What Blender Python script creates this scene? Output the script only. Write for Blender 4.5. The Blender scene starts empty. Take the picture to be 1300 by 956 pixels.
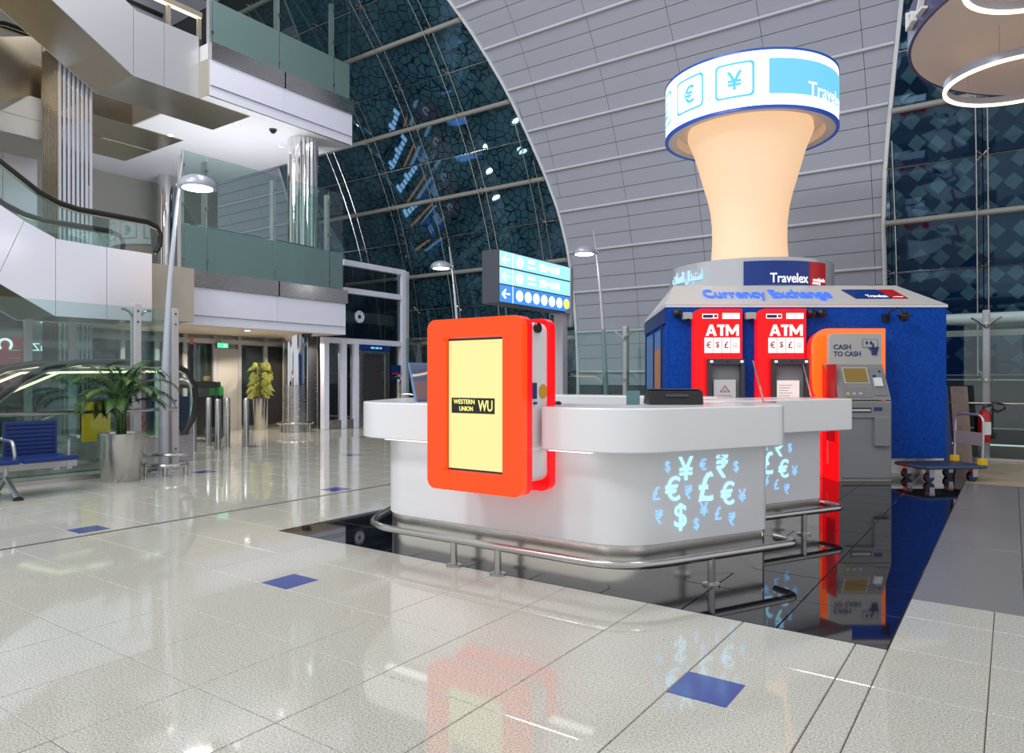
import bpy, bmesh, math, random
from mathutils import Vector, Matrix
random.seed(7)
SC = bpy.context.scene
COL = SC.collection
R = math.radians

# ------------------------------------------------------------------ camera
TH = R(35.205)                       # the building's long axis runs 35 deg right of the view
cam_d = bpy.data.cameras.new('camera')
cam = bpy.data.objects.new('camera', cam_d); COL.objects.link(cam)
cam.location = (0, 0, 1.30); cam.rotation_euler = (R(90), 0, TH)
cam_d.sensor_width = 36; cam_d.lens = 900 / 1300 * 36; cam_d.shift_y = 4 / 1300
cam_d.clip_end = 200
SC.camera = cam
# ------------------------------------------------------------------ world and light
SC.view_settings.view_transform = 'Standard'; SC.view_settings.look = 'None'
SC.view_settings.exposure = 0.0; SC.view_settings.gamma = 1.0
SC.view_settings.use_curve_mapping = False
W = bpy.data.worlds.new('hall_ambience'); SC.world = W; W.use_nodes = True
W.node_tree.nodes['Background'].inputs[0].default_value = (0.90, 0.92, 0.97, 1)
W.node_tree.nodes['Background'].inputs[1].default_value = 0.82
def area(name, loc, size, power, col=(1, 1, 1), target=None):
    l = bpy.data.lights.new(name, 'AREA'); l.shape = 'DISK'; l.size = size; l.energy = power; l.color = col
    o = bpy.data.objects.new(name, l); COL.objects.link(o); o.location = loc
    if target: o.rotation_euler = (Vector(target) - Vector(loc)).to_track_quat('-Z', 'Y').to_euler()
    return o
for i, (x, y) in enumerate([(-3, -1.5), (-9, 1.5), (1.5, 4.5), (-6.5, 6.5), (-11, 8)]):
    area('overhead_fill', (x, y, 12.5), 1.4, 190, (1, .97, .93))  # unseen overhead area lights added to brighten the hall and its highlights
for x, y in [(-8.5, -4.5), (-4.0, -6.5)]:      # unseen fill lights added behind the viewer to brighten the counter front
    area('rear_fill', (x, y, 10.5), 2.0, 420, (.90, .94, 1), (-7.5, 7, 2))

# ------------------------------------------------------------------ materials
MATS = {}
def mat(name, col, rough=.5, metal=0., emit=None, es=0., spec=.5, coat=0.):
    m = bpy.data.materials.new(name); m.use_nodes = True
    b = m.node_tree.nodes['Principled BSDF']
    b.inputs['Base Color'].default_value = (*col, 1); b.inputs['Roughness'].default_value = rough
    b.inputs['Metallic'].default_value = metal; b.inputs['Specular IOR Level'].default_value = spec
    b.inputs['Coat Weight'].default_value = coat; b.inputs['Coat Roughness'].default_value = .05
    if emit: b.inputs['Emission Color'].default_value = (*emit, 1); b.inputs['Emission Strength'].default_value = es
    MATS[name] = m
    return m
def nt(m): return m.node_tree.nodes, m.node_tree.links, m.node_tree.nodes['Principled BSDF']
def ramp(N, stops, interp='LINEAR'):
    r = N.new('ShaderNodeValToRGB'); r.color_ramp.interpolation = interp
    e = r.color_ramp.elements
    while len(e) < len(stops): e.new(.5)
    for k, (p, c) in enumerate(stops): e[k].position = p; e[k].color = (*c, 1)
    return r
def speckle(m, scale, stops, bump=0.):
    N, L, b = nt(m)
    g = N.new('ShaderNodeNewGeometry'); n = N.new('ShaderNodeTexNoise')
    n.inputs['Scale'].default_value = scale; n.inputs['Detail'].default_value = 3; n.inputs['Roughness'].default_value = .7
    r = ramp(N, stops); L.new(g.outputs['Position'], n.inputs['Vector'])
    L.new(n.outputs['Fac'], r.inputs[0]); L.new(r.outputs[0], b.inputs['Base Color'])
    if bump:
        k = N.new('ShaderNodeBump'); k.inputs['Strength'].default_value = bump; k.inputs['Distance'].default_value = .01
        L.new(n.outputs['Fac'], k.inputs['Height']); L.new(k.outputs[0], b.inputs['Normal'])
def brushed(m, sx=2, sz=60, amt=.12):
    N, L, b = nt(m)
    g = N.new('ShaderNodeNewGeometry'); mp = N.new('ShaderNodeMapping'); mp.inputs['Scale'].default_value = (sx, sx, sz)
    n = N.new('ShaderNodeTexNoise'); n.inputs['Scale'].default_value = 3; n.inputs['Detail'].default_value = 4
    mr = N.new('ShaderNodeMapRange'); r0 = b.inputs['Roughness'].default_value
    mr.inputs['To Min'].default_value = max(.02, r0 - amt); mr.inputs['To Max'].default_value = r0 + amt
    L.new(g.outputs['Position'], mp.inputs['Vector']); L.new(mp.outputs[0], n.inputs['Vector'])
    L.new(n.outputs['Fac'], mr.inputs['Value']); L.new(mr.outputs[0], b.inputs['Roughness'])
def wavy(m, scale=1.2, strength=.15, stretch=(1, 1, .35)):
    N, L, b = nt(m)
    g = N.new('ShaderNodeNewGeometry'); mp = N.new('ShaderNodeMapping'); mp.inputs['Scale'].default_value = stretch
    n = N.new('ShaderNodeTexNoise'); n.inputs['Scale'].default_value = scale; n.inputs['Detail'].default_value = 0
    k = N.new('ShaderNodeBump'); k.inputs['Strength'].default_value = strength; k.inputs['Distance'].default_value = .1
    L.new(g.outputs['Position'], mp.inputs['Vector']); L.new(mp.outputs[0], n.inputs['Vector'])
    L.new(n.outputs['Fac'], k.inputs['Height']); L.new(k.outputs[0], b.inputs['Normal'])
def thin_glass(name, tint, refl=.08, rough=.02, haze=0., hazecol=(.5, .6, .6)):
    m = bpy.data.materials.new(name); m.use_nodes = True; N = m.node_tree.nodes; L = m.node_tree.links
    N.remove(N['Principled BSDF']); out = N['Material Output']
    t = N.new('ShaderNodeBsdfTransparent'); t.inputs[0].default_value = (*tint, 1)
    gl = N.new('ShaderNodeBsdfGlossy'); gl.inputs['Roughness'].default_value = rough
    fr = N.new('ShaderNodeLayerWeight'); fr.inputs['Blend'].default_value = .25
    mx = N.new('ShaderNodeMath'); mx.operation = 'MULTIPLY_ADD'; mx.inputs[1].default_value = .6; mx.inputs[2].default_value = refl
    L.new(fr.outputs['Fresnel'], mx.inputs[0])
    s = N.new('ShaderNodeMixShader'); L.new(mx.outputs[0], s.inputs[0]); L.new(t.outputs[0], s.inputs[1]); L.new(gl.outputs[0], s.inputs[2])
    last = s
    if haze:
        df = N.new('ShaderNodeBsdfDiffuse'); df.inputs[0].default_value = (*hazecol, 1)
        s2 = N.new('ShaderNodeMixShader'); s2.inputs[0].default_value = haze
        L.new(s.outputs[0], s2.inputs[1]); L.new(df.outputs[0], s2.inputs[2]); last = s2
    L.new(last.outputs[0], out.inputs[0]); MATS[name] = m
    return m
granite = mat('beige_granite', (.5, .48, .44), .055, spec=.8)
speckle(granite, 130, [(.30, (.17, .16, .13)), (.42, (.40, .39, .34)), (.56, (.57, .565, .50)), (.72, (.74, .735, .68))])
joint = mat('dark_grout', (.13, .11, .10), .7)
black = mat('black_granite', (.006, .006, .009), .035, spec=.8)
speckle(black, 120, [(.0, (.005, .005, .008)), (.73, (.006, .006, .010)), (.80, (.25, .25, .28)), (1, (.4, .4, .45))])
greyt = mat('grey_stone', (.20, .195, .205), .32); speckle(greyt, 60, [(.3, (.17, .165, .175)), (.7, (.225, .22, .23))])
bluet = mat('blue_tile', (.06, .085, .30), .12)
stripm = mat('dark_strip', (.09, .08, .08), .3)
wood = mat('pale_wood', (.52, .42, .27), .35); speckle(wood, 12, [(.3, (.45, .36, .22)), (.7, (.58, .48, .32))])
panelm = mat('grey_metal_panel', (.39, .405, .47), .42, spec=.4)
railm = mat('pale_rail', (.62, .63, .67), .35)
backm = mat('dark_backing', (.03, .03, .035), .8)
seamm = mat('seam_backing', (.07, .07, .085), .8)
tubem = mat('taupe_tube_paint', (.30, .29, .265), .4)
trimw = mat('white_trim', (.72, .73, .75), .35)
steel = mat('brushed_steel', (.60, .585, .56), .24, 1.); brushed(steel)
plinthm = mat('satin_plinth_steel', (.70, .685, .65), .22, 1.); brushed(plinthm, 12, 1, .04)
steel_h = mat('satin_steel', (.52, .51, .49), .20, 1.)
chrome = mat('polished_steel', (.78, .77, .78), .05, 1.)
mirror = mat('mirror_steel', (.62, .60, .58), .07, 1.); wavy(mirror, 1.1, .10)
mirrorl = mat('lilac_mirror_steel', (.90, .91, 1.0), .24, .6); wavy(mirrorl, 1.1, .06)
tintsteel = mat('reflection_tinted_steel', (.56, .49, .38), .26, 1.)  # brown and golden reflections put into the colour of plain steel
satinp = mat('satin_grey_panel', (.60, .62, .65), .30, .45); wavy(tintsteel, 1.3, .08)
white = mat('white_panel', (.80, .82, .95), .35)
solid = mat('white_solid_surface', (.80, .81, .82), .22, coat=.2)
soffit = mat('soffit_paint', (.84, .835, .86), .6)
soffit_w = mat('warm_soffit_paint', (.80, .68, .58), .6)
beige = mat('beige_panel', (.48, .43, .36), .5)
dark = mat('dark_plastic', (.012, .012, .014), .3)
darkgrey = mat('charcoal', (.055, .06, .075), .4)
greym = mat('machine_grey', (.27, .265, .25), .4)
greyl = mat('machine_light_grey', (.50, .49, .46), .4)
greyd = mat('machine_slate', (.23, .235, .25), .38)
blue = mat('blue_laminate', (.004, .07, .42), .8, spec=.15); speckle(blue, 22, [(.3, (.003, .05, .34)), (.7, (.008, .09, .50))])
blue_p = mat('blue_plastic', (.006, .03, .16), .3)
navy = mat('navy_sign', (.002, .028, .19), .25, emit=(.004, .05, .30), es=.12)
redsign = mat('dark_red_sign', (.42, .005, .01), .3, emit=(.5, .005, .01), es=.2)
redlit = mat('lit_red_acrylic', (.30, .002, .003), .2, emit=(1, .005, .008), es=.85, spec=.3)
orange = mat('lit_orange_acrylic', (.30, .02, .003), .10, emit=(1, .080, .008), es=.85, spec=.35)
orange2 = mat('lit_amber_acrylic', (.9, .16, .02), .12, emit=(1, .14, .012), es=.75, coat=.4)
redglow = mat('lit_red_edge', (.9, .01, .01), .3, emit=(1, .02, .02), es=1.1)
screen_y = mat('yellow_screen', (.1, .1, .05), .15, emit=(.95, .90, .36), es=.92)
blackink = mat('black_ink', (.01, .01, .01), .5)
yellowink = mat('yellow_ink', (.6, .55, .1), .4, emit=(.95, .88, .3), es=.8)
lit_white = mat('lit_white', (.45, .45, .45), .3, emit=(1, 1, 1), es=.85)
redink = mat('red_ink', (.5, .01, .02), .5)
drumlit = mat('drum_white_light', (.9, .9, .9), .3, emit=(.93, .97, 1), es=1.35)
cyanlit = mat('cyan_light', (.02, .05, .08), .5, emit=(.20, .70, 1), es=.95)
cyanline = mat('cyan_line', (.02, .2, .3), .5, emit=(.10, .52, .85), es=.95)
glowsym = mat('glowing_symbol', (.3, .6, .9), .4, emit=(.40, .80, 1), es=1.15)
glowsym2 = mat('dim_glowing_symbol', (.3, .5, .8), .4, emit=(.26, .55, 1), es=.9)
neon = mat('blue_neon', (.02, .04, .2), .5, emit=(.06, .20, 1), es=1.0)
neonw = mat('cool_neon', (.2, .3, .4), .3, emit=(.45, .72, 1), es=.95)
warmcol = mat('warm_fabric', (.45, .36, .30), .7, emit=(1, .62, .33), es=.74)
warmrim = mat('warm_white_rim', (.75, .70, .68), .5)
bluerim = mat('blue_rim', (.01, .07, .42), .3, emit=(.01, .09, .5), es=.3)
lamp_on = mat('lamp_glow', (1, 1, 1), .3, emit=(.97, .98, 1), es=9)
warm_on = mat('warm_lamp_glow', (1, .9, .7), .3, emit=(1, .72, .42), es=3.2)
lampgrey = mat('lamp_grey_paint', (.42, .44, .52), .3, .3)
polem = mat('pole_grey_paint', (.50, .53, .60), .3, .2)
signblue = mat('sign_blue_light', (.05, .2, .6), .2, emit=(.04, .25, .85), es=.9)
signcyan = mat('sign_cyan_light', (.3, .6, .9), .2, emit=(.30, .74, 1), es=1.05)
signwhite = mat('sign_white_light', (1, 1, 1), .3, emit=(.95, .98, 1), es=1.4)
signyel = mat('sign_yellow_light', (1, .8, .1), .3, emit=(1, .8, .1), es=1.1)
postlilac = mat('pale_post_paint', (.50, .48, .50), .35)
handrailm = mat('black_rubber', (.012, .012, .013), .35)
leafm = mat('palm_green', (.035, .11, .012), .4); speckle(leafm, 9, [(.3, (.012, .05, .006)), (.7, (.045, .12, .014))])
leafy = mat('variegated_leaf', (.30, .34, .07), .4); speckle(leafy, 14, [(.3, (.07, .15, .02)), (.5, (.40, .42, .10)), (.7, (.62, .60, .25))])
stemm = mat('stem', (.10, .09, .03), .6)
soilm = mat('soil', (.03, .022, .015), .9)
alu = mat('aluminium', (.50, .51, .54), .32, .8)
redpaint = mat('red_paint', (.55, .01, .012), .25)
yellowp = mat('yellow_plastic', (.75, .50, .01), .4)
greenp = mat('green_plastic', (.02, .28, .04), .4)
orangep = mat('orange_plastic', (.8, .12, .02), .4)
paper = mat('paper', (.78, .78, .76), .6)
boardm = mat('brown_board', (.27, .20, .165), .7); speckle(boardm, 8, [(.3, (.23, .17, .14)), (.7, (.31, .23, .19))])
goldscr = mat('golden_screen', (.30, .21, .06), .25)
greenlit = mat('green_exit_light', (.05, .5, .2), .3, emit=(.1, .85, .4), es=1.2)
redshop = mat('red_shop_panel', (.45, .02, .025), .4, emit=(.5, .02, .025), es=.3)
bluestrip = mat('glowing_blue_strip', (.03, .14, .6), .4, emit=(.03, .17, .8), es=.9)
whiteshop = mat('white_shop_panel', (.7, .78, .85), .4, emit=(.7, .82, 1), es=1.6)
shopdark = mat('shop_interior', (.30, .26, .20), .5)
stonew = mat('pale_stone_wall', (.42, .41, .36), .5)
canopy_m = mat('beige_canopy', (.80, .68, .58), .5)
lilac = mat('lilac_metal', (.12, .12, .24), .3, .4)
goldm = mat('gold_lamp_metal', (.50, .40, .18), .25, .6)
poster_o = mat('orange_poster', (.55, .24, .12), .4)
poster_b = mat('blue_poster', (.12, .25, .50), .4)
acry = thin_glass('clear_acrylic', (.93, .93, .95), .12)
glass = thin_glass('greenish_screen_glass', (.80, .90, .88), .05)
glass_d = thin_glass('dark_lobby_glass', (.55, .62, .64), .10)
frost = thin_glass('frosted_glass', (.45, .62, .62), .05, .3, .55, (.24, .36, .36))
shield_red = thin_glass('red_lit_acrylic', (.95, .70, .68), .15, .02, .35, (.75, .35, .33))
def fritted(name, manhattan, cell, c_dark, c_mid):
    m = mat(name, (.02, .06, .08), .025, spec=1.); N, L, b = nt(m); b.inputs['Specular Tint'].default_value = (.45, .72, 1, 1)
    g = N.new('ShaderNodeNewGeometry'); v = N.new('ShaderNodeTexVoronoi')
    v.inputs['Scale'].default_value = cell
    mp = N.new('ShaderNodeMapping'); L.new(g.outputs['Position'], mp.inputs['Vector'])
    L.new(mp.outputs[0], v.inputs['Vector'])
    if manhattan:
        sp = N.new('ShaderNodeSeparateXYZ'); cb = N.new('ShaderNodeCombineXYZ'); L.new(g.outputs['Position'], sp.inputs[0])
        L.new(sp.outputs[0], cb.inputs[0]); L.new(sp.outputs[2], cb.inputs[1]); L.new(cb.outputs[0], v.inputs['Vector']); v.voronoi_dimensions = '2D'; v.distance = 'MANHATTAN'; v.feature = 'F1'; v.inputs['Randomness'].default_value = .38
        r = ramp(N, [(.0, c_mid), (.37, c_mid), (.40, c_dark), (1, c_dark)]); src = v.outputs['Distance']
    else:
        v.feature = 'DISTANCE_TO_EDGE'
        r = ramp(N, [(.0, c_dark), (.035, c_dark), (.07, c_mid), (1, c_mid)]); src = v.outputs['Distance']
    L.new(src, r.inputs[0])
    n = N.new('ShaderNodeTexNoise'); n.inputs['Scale'].default_value = .55; L.new(g.outputs['Position'], n.inputs['Vector'])
    r2 = ramp(N, [(.3, (.45, .55, .6)), (.7, (1.25, 1.3, 1.3))])
    L.new(n.outputs['Fac'], r2.inputs[0])
    mx = N.new('ShaderNodeMix'); mx.data_type = 'RGBA'; mx.blend_type = 'MULTIPLY'; mx.inputs['Factor'].default_value = 1
    L.new(r.outputs[0], mx.inputs[6]); L.new(r2.outputs[0], mx.inputs[7]); L.new(mx.outputs[2], b.inputs['Base Color'])
    return m
frit = fritted('fritted_night_glass', False, 4.3, (.003, .010, .020), (.026, .068, .088))
frit2 = fritted('diamond_fritted_night_glass', True, 2.4, (.004, .016, .042), (.042, .09, .115))

# ------------------------------------------------------------------ builders
class MB:
    def __init__(s): s.v = []; s.f = []
    def add(s, vs, fs):
        o = len(s.v); s.v += [tuple(p) for p in vs]; s.f += [[i + o for i in q] for q in fs]; return s
    def box(s, x0, x1, y0, y1, z0, z1):
        return s.add([(x0, y0, z0), (x1, y0, z0), (x1, y1, z0), (x0, y1, z0), (x0, y0, z1), (x1, y0, z1), (x1, y1, z1), (x0, y1, z1)],
                     [(3, 2, 1, 0), (4, 5, 6, 7), (0, 1, 5, 4), (1, 2, 6, 5), (2, 3, 7, 6), (3, 0, 4, 7)])
    def hexa(s, p):
        return s.add(p, [(3, 2, 1, 0), (4, 5, 6, 7), (0, 1, 5, 4), (1, 2, 6, 5), (2, 3, 7, 6), (3, 0, 4, 7)])
    def prism(s, poly, z0, z1, f=None):
        n = len(poly); f = f or (lambda a, b, z: (a, b, z))
        return s.add([f(a, b, z0) for a, b in poly] + [f(a, b, z1) for a, b in poly],
                     [list(range(n))[::-1], list(range(n, 2 * n))] + [(i, (i + 1) % n, n + (i + 1) % n, n + i) for i in range(n)])
    def tube(s, pts, r, n=10, closed=False, radii=None):
        P = [Vector(p) for p in pts]; m = len(P); rings = []; up = None
        for i in range(m):
            a = P[i - 1] if (i > 0 or closed) else P[i]; b = P[(i + 1) % m] if (i < m - 1 or closed) else P[i]
            t = (b - a).normalized()
            if up is None:
                up = Vector((0, 0, 1)) if abs(t.z) < .9 else Vector((1, 0, 0))
            x = t.cross(up).normalized(); up = x.cross(t).normalized()
            rr = radii[i] if radii else r
            rings.append([P[i] + (x * math.cos(k * 2 * math.pi / n) + up * math.sin(k * 2 * math.pi / n)) * rr for k in range(n)])
        vs = [q for g in rings for q in g]; fs = []
        for i in range(m if closed else m - 1):
            j = (i + 1) % m
            for k in range(n): fs.append((i * n + k, i * n + (k + 1) % n, j * n + (k + 1) % n, j * n + k))
        if not closed: fs += [list(range(n))[::-1], list(range((m - 1) * n, m * n))]
        return s.add(vs, fs)
    def lathe(s, prof, n=32, cx=0, cy=0, cap=True):
        vs = []; fs = []; m = len(prof)
        for r, z in prof: vs += [(cx + r * math.cos(k * 2 * math.pi / n), cy + r * math.sin(k * 2 * math.pi / n), z) for k in range(n)]
        for i in range(m - 1):
            for k in range(n): fs.append((i * n + k, i * n + (k + 1) % n, (i + 1) * n + (k + 1) % n, (i + 1) * n + k))
        if cap: fs += [list(range(n))[::-1], list(range((m - 1) * n, m * n))]
        return s.add(vs, fs)
    def cyl(s, a, b, r, n=14): return s.tube([a, b], r, n)
    def arc(s, cx, cy, r0, r1, a0, a1, z0, z1, n=16):
        # curved slab; angle 0 faces -y, positive towards +x
        p = [];
        for r in (r0, r1):
            for k in range(n + 1):
                a = a0 + (a1 - a0) * k / n; p.append((cx + r * math.sin(a), cy - r * math.cos(a)))
        poly = p[:n + 1] + p[n + 1:][::-1]
        m = len(poly)
        vs = [(a, b, z0) for a, b in poly] + [(a, b, z1) for a, b in poly]; fs = []
        for k in range(n):
            fs.append((k, k + 1, m - 2 - k, m - 1 - k)); fs.append((m + k + 1, m + k, 2 * m - 1 - k, 2 * m - 2 - k))
        fs += [(i, (i + 1) % m, m + (i + 1) % m, m + i) for i in range(m)]
        return s.add(vs, fs)
    def mesh(s, name):
        me = bpy.data.meshes.new(name); me.from_pydata(s.v, [], s.f); me.update()
        bm = bmesh.new(); bm.from_mesh(me); bmesh.ops.recalc_face_normals(bm, faces=bm.faces); bm.to_mesh(me); bm.free()
        return me
    def build(s, name, m, parent=None, smooth=False, bevel=0., loc=None):
        me = s.mesh(name); me.materials.append(m)
        return put(name, me, parent, smooth, bevel, loc)
def put(name, me, parent=None, smooth=False, bevel=0., loc=None):
    o = bpy.data.objects.new(name, me); COL.objects.link(o)
    if parent: o.parent = parent
    if loc: o.location = loc
    if smooth:
        for p in me.polygons: p.use_smooth = True
        me.set_sharp_from_angle(angle=R(38))
    if bevel:
        b = o.modifiers.new('bevel', 'BEVEL'); b.width = bevel; b.segments = 2; b.limit_method = 'ANGLE'; b.angle_limit = R(40)
    return o
def thing(name, label, cat, loc=(0, 0, 0), rz=0., group=None):
    o = bpy.data.objects.new(name, None); COL.objects.link(o); o.empty_display_size = .1
    o.location = loc; o.rotation_euler = (0, 0, rz); tag(o, label, cat, group); return o
def tag(o, label, cat, group=None):
    o['label'] = label; o['category'] = cat
    if group: o['group'] = group
    return o
def struct(o, label=None):
    o['kind'] = 'structure'
    if label: o['label'] = label
    return o
def sempty(name, label=None):
    o = bpy.data.objects.new(name, None); COL.objects.link(o); return struct(o, label)
def clone(o, parent=None):
    c = o.copy(); COL.objects.link(c); c.parent = parent
    for ch in list(o.children): clone(ch, c)
    return c
def round_poly(pts, rad, n=8):
    out = []; m = len(pts)
    for i in range(m):
        p, a, b = Vector(pts[i]), Vector(pts[i - 1]), Vector(pts[(i + 1) % m]); r = rad[i] if isinstance(rad, (list, tuple)) else rad
        if r <= 0: out.append(tuple(p)); continue
        u = (a - p).normalized(); w = (b - p).normalized(); ang = u.angle(w); d = r / math.tan(ang / 2)
        c = p + (u + w).normalized() * (r / math.sin(ang / 2)); s = p + u * d; e = p + w * d
        a0 = math.atan2(s.y - c.y, s.x - c.x); a1 = math.atan2(e.y - c.y, e.x - c.x)
        while a1 - a0 > math.pi: a1 -= 2 * math.pi
        while a1 - a0 < -math.pi: a1 += 2 * math.pi
        out += [(c.x + r * math.cos(a0 + (a1 - a0) * k / n), c.y + r * math.sin(a0 + (a1 - a0) * k / n)) for k in range(n + 1)]
    return out
def round_path(pts, r, n=6):
    out = [tuple(pts[0])]
    for i in range(1, len(pts) - 1):
        p, a, b = Vector(pts[i]), Vector(pts[i - 1]), Vector(pts[i + 1]); u = (a - p).normalized(); w = (b - p).normalized()
        d = min(r, (a - p).length * .49, (b - p).length * .49)
        for k in range(n + 1):
            t = k / n; s = p + u * d; e = p + w * d
            out.append(tuple(s * (1 - t) ** 2 + p * 2 * t * (1 - t) + e * t * t))
    out.append(tuple(pts[-1])); return out
_tc = {}
def glyphs(body, extrude, bold=0.):
    k = (body, extrude, bold)
    if k not in _tc:
        c = bpy.data.curves.new('lettering', 'FONT'); c.body = body; c.size = 1; c.extrude = extrude; c.offset = bold; c.resolution_u = 3
        o = bpy.data.objects.new('lettering', c); COL.objects.link(o); bpy.context.view_layer.update()
        me = bpy.data.meshes.new_from_object(o.evaluated_get(bpy.context.evaluated_depsgraph_get()))
        v = [tuple(p.co) for p in me.vertices]; f = [tuple(p.vertices) for p in me.polygons]
        bpy.data.objects.remove(o); bpy.data.meshes.remove(me); bpy.data.curves.remove(c)
        xs = [p[0] for p in v] or [0]; ys = [p[1] for p in v] or [0]
        _tc[k] = (v, f, min(xs), max(xs), min(ys), max(ys))
    return _tc[k]
def text(name, body, m, parent, O, xd, ud, h=None, w=None, thick=.004, center=True, bold=0., fn=None):
    v, f, x0, x1, y0, y1 = glyphs(body, .02, bold)
    sy = h / (y1 - y0) if h else w / (x1 - x0); sx = w / (x1 - x0) if w else sy
    O, xd, ud = Vector(O), Vector(xd).normalized(), Vector(ud).normalized(); nd = xd.cross(ud)
    ox = (x0 + x1) / 2 if center else x0; oy = (y0 + y1) / 2 if center else y0
    if fn: vs = [fn((p[0] - ox) * sx, (p[1] - oy) * sy, p[2] / .02 * thick / 2) for p in v]
    else: vs = [O + xd * ((p[0] - ox) * sx) + ud * ((p[1] - oy) * sy) + nd * (p[2] / .02 * thick / 2 + thick / 2) for p in v]
    b = MB(); b.add(vs, f); me = bpy.data.meshes.new(name); me.from_pydata(b.v, [], b.f); me.materials.append(m)
    return put(name, me, parent)
def axes(rz): return (math.cos(rz), math.sin(rz), 0), (0, 0, 1)

# ================================================================== FLOOR
floor = MB().box(-24, 6, -1, 17, -.06, -.010).build('floor', joint); struct(floor, 'polished beige granite tile floor')
gx0, gy0, TS = -2.28, 2.78, .55
def clip(a, x0, x1, y0, y1):
    x0, x1, y0, y1 = max(a[0], x0), min(a[1], x1), max(a[2], y0), min(a[3], y1)
    return (x0, x1, y0, y1) if x1 - x0 > .02 and y1 - y0 > .02 else None
BX0, BX1, BY0, BY1 = -5.17, -.49, 3.83, 13.6
GY0 = 4.80
tiles = []
for i in range(-40, 12):
    for j in range(-7, 26):
        a = (gx0 + i * TS, gx0 + (i + 1) * TS, gy0 + j * TS, gy0 + (j + 1) * TS)
        for reg in ((-23.9, BX0, -.9, 16.6), (BX0, BX1, -.9, BY0), (BX1, 5.9, -.9, GY0)):
            c = clip(a, *reg)
            if c: tiles.append(c)
ct, st = math.cos(TH), math.sin(TH)
def inview(c):
    X, Y = (c[0] + c[1]) / 2, (c[2] + c[3]) / 2; z = -X * st + Y * ct; x = X * ct + Y * st
    if z < 1.2: return 0
    return (abs(x / z) < .80) and 1 / (z ** 2.5) or 0
tiles.sort(key=inview, reverse=True)
g = .0020; cache = {}
def tile_mesh(w, d, m, nm):
    k = (round(w, 3), round(d, 3), nm)
    if k not in cache:
        b = .003; w2, d2 = w / 2 - g, d / 2 - g
        mb = MB(); mb.add([(-w2, -d2, -.02), (w2, -d2, -.02), (w2, d2, -.02), (-w2, d2, -.02), (-w2, -d2, -b), (w2, -d2, -b), (w2, d2, -b), (-w2, d2, -b),
                           (-w2 + b, -d2 + b, 0), (w2 - b, -d2 + b, 0), (w2 - b, d2 - b, 0), (-w2 + b, d2 - b, 0)],
                          [(8, 9, 10, 11)] + [(q, (q + 1) % 4, 4 + (q + 1) % 4, 4 + q) for q in range(4)] + [(4 + q, 4 + (q + 1) % 4, 8 + (q + 1) % 4, 8 + q) for q in range(4)])
        me = mb.mesh(nm); me.materials.append(m); cache[k] = me
    return cache[k]
def lay(c, m, nm):
    put(nm, tile_mesh(c[1] - c[0], c[3] - c[2], m, nm), floor, loc=((c[0] + c[1]) / 2, (c[2] + c[3]) / 2, 0))
for c in tiles[:300]: lay(c, granite, 'tile')
rest = MB()
for c in tiles[300:]: rest.box(c[0] + g, c[1] - g, c[2] + g, c[3] - g, -.02, 0)
ro = rest.build('tile_field', granite, floor); ro['kind'] = 'stuff'
bx = [BX0]
while bx[-1] < BX1 - .3: bx.append(min(bx[-1] + .52, BX1))
by = [BY0]
while by[-1] < BY1 - .3: by.append(min(by[-1] + .555, BY1))
for i in range(len(bx) - 1):
    for j in range(len(by) - 1): lay((bx[i], bx[i + 1], by[j], by[j + 1]), black, 'black_tile')
for i in range(10):
    for j, (y0, y1) in enumerate([(GY0, 6.56), (6.56, 8.55), (8.55, 10.6)]): lay((BX1 + i * .55, BX1 + (i + 1) * .55, y0, y1), greyt, 'grey_tile')
for j in range(8): lay((BX1, 5.9, 10.6 + j * .375, 10.6 + (j + 1) * .375), wood, 'wood_plank')
for x, y in [(-6.68, 2.78), (-3.93, 2.78), (-1.18, 2.78), (-6.68, 5.53), (-9.43, 5.53), (-9.43, 8.28), (-12.18, 11.03), (-12.18, 8.28), (-6.68, 8.28), (-9.43, 11.03)]:
    MB().box(x + .004, x + .254, y + .004, y + .254, -.01, .0012).build('blue_inset_tile', bluet, floor)
MB().box(-6.33, -6.29, -.9, 13.4, -.01, .0015).build('expansion_joint', stripm, floor)

# ================================================================== VAULT (wall curving over the hall)
VR, VY, VZ = 14., 3., 1.
def V(X, ph, off=0.): a = R(ph); return (X, VY + (VR - off) * math.cos(a), VZ + (VR - off) * math.sin(a))
def interp(tab, p):
    if p <= tab[0][0]: return tab[0][1]
    for (a, b), (c, d) in zip(tab, tab[1:]):
        if p <= c: return b + (d - b) * (p - a) / (c - a)
    (a, b), (c, d) = tab[-2:]; return d + (d - b) / (c - a) * (p - c)
LB = [(0, -9.72), (12, -9.72), (16, -9.74), (20, -9.83), (24.1, -10.02), (27.7, -10.21), (33.4, -10.5), (39.4, -10.89), (43, -11.16)]
RB = [(0, -2.24), (14.4, -2.23), (18.9, -2.16), (22.4, -2.06), (27.1, -1.89), (31.7, -1.71)]
L2B = [(0, -20.6), (20, -20.4), (27.7, -20.27), (32.6, -20.03), (43, -19.4)]
PH1 = 52.
def vslab(x00, x10, x01, x11, p0, p1, o0, o1):
    return [V(x00, p0, o0), V(x10, p0, o0), V(x11, p1, o0), V(x01, p1, o0), V(x00, p0, o1), V(x10, p0, o1), V(x11, p1, o1), V(x01, p1, o1)]
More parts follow.
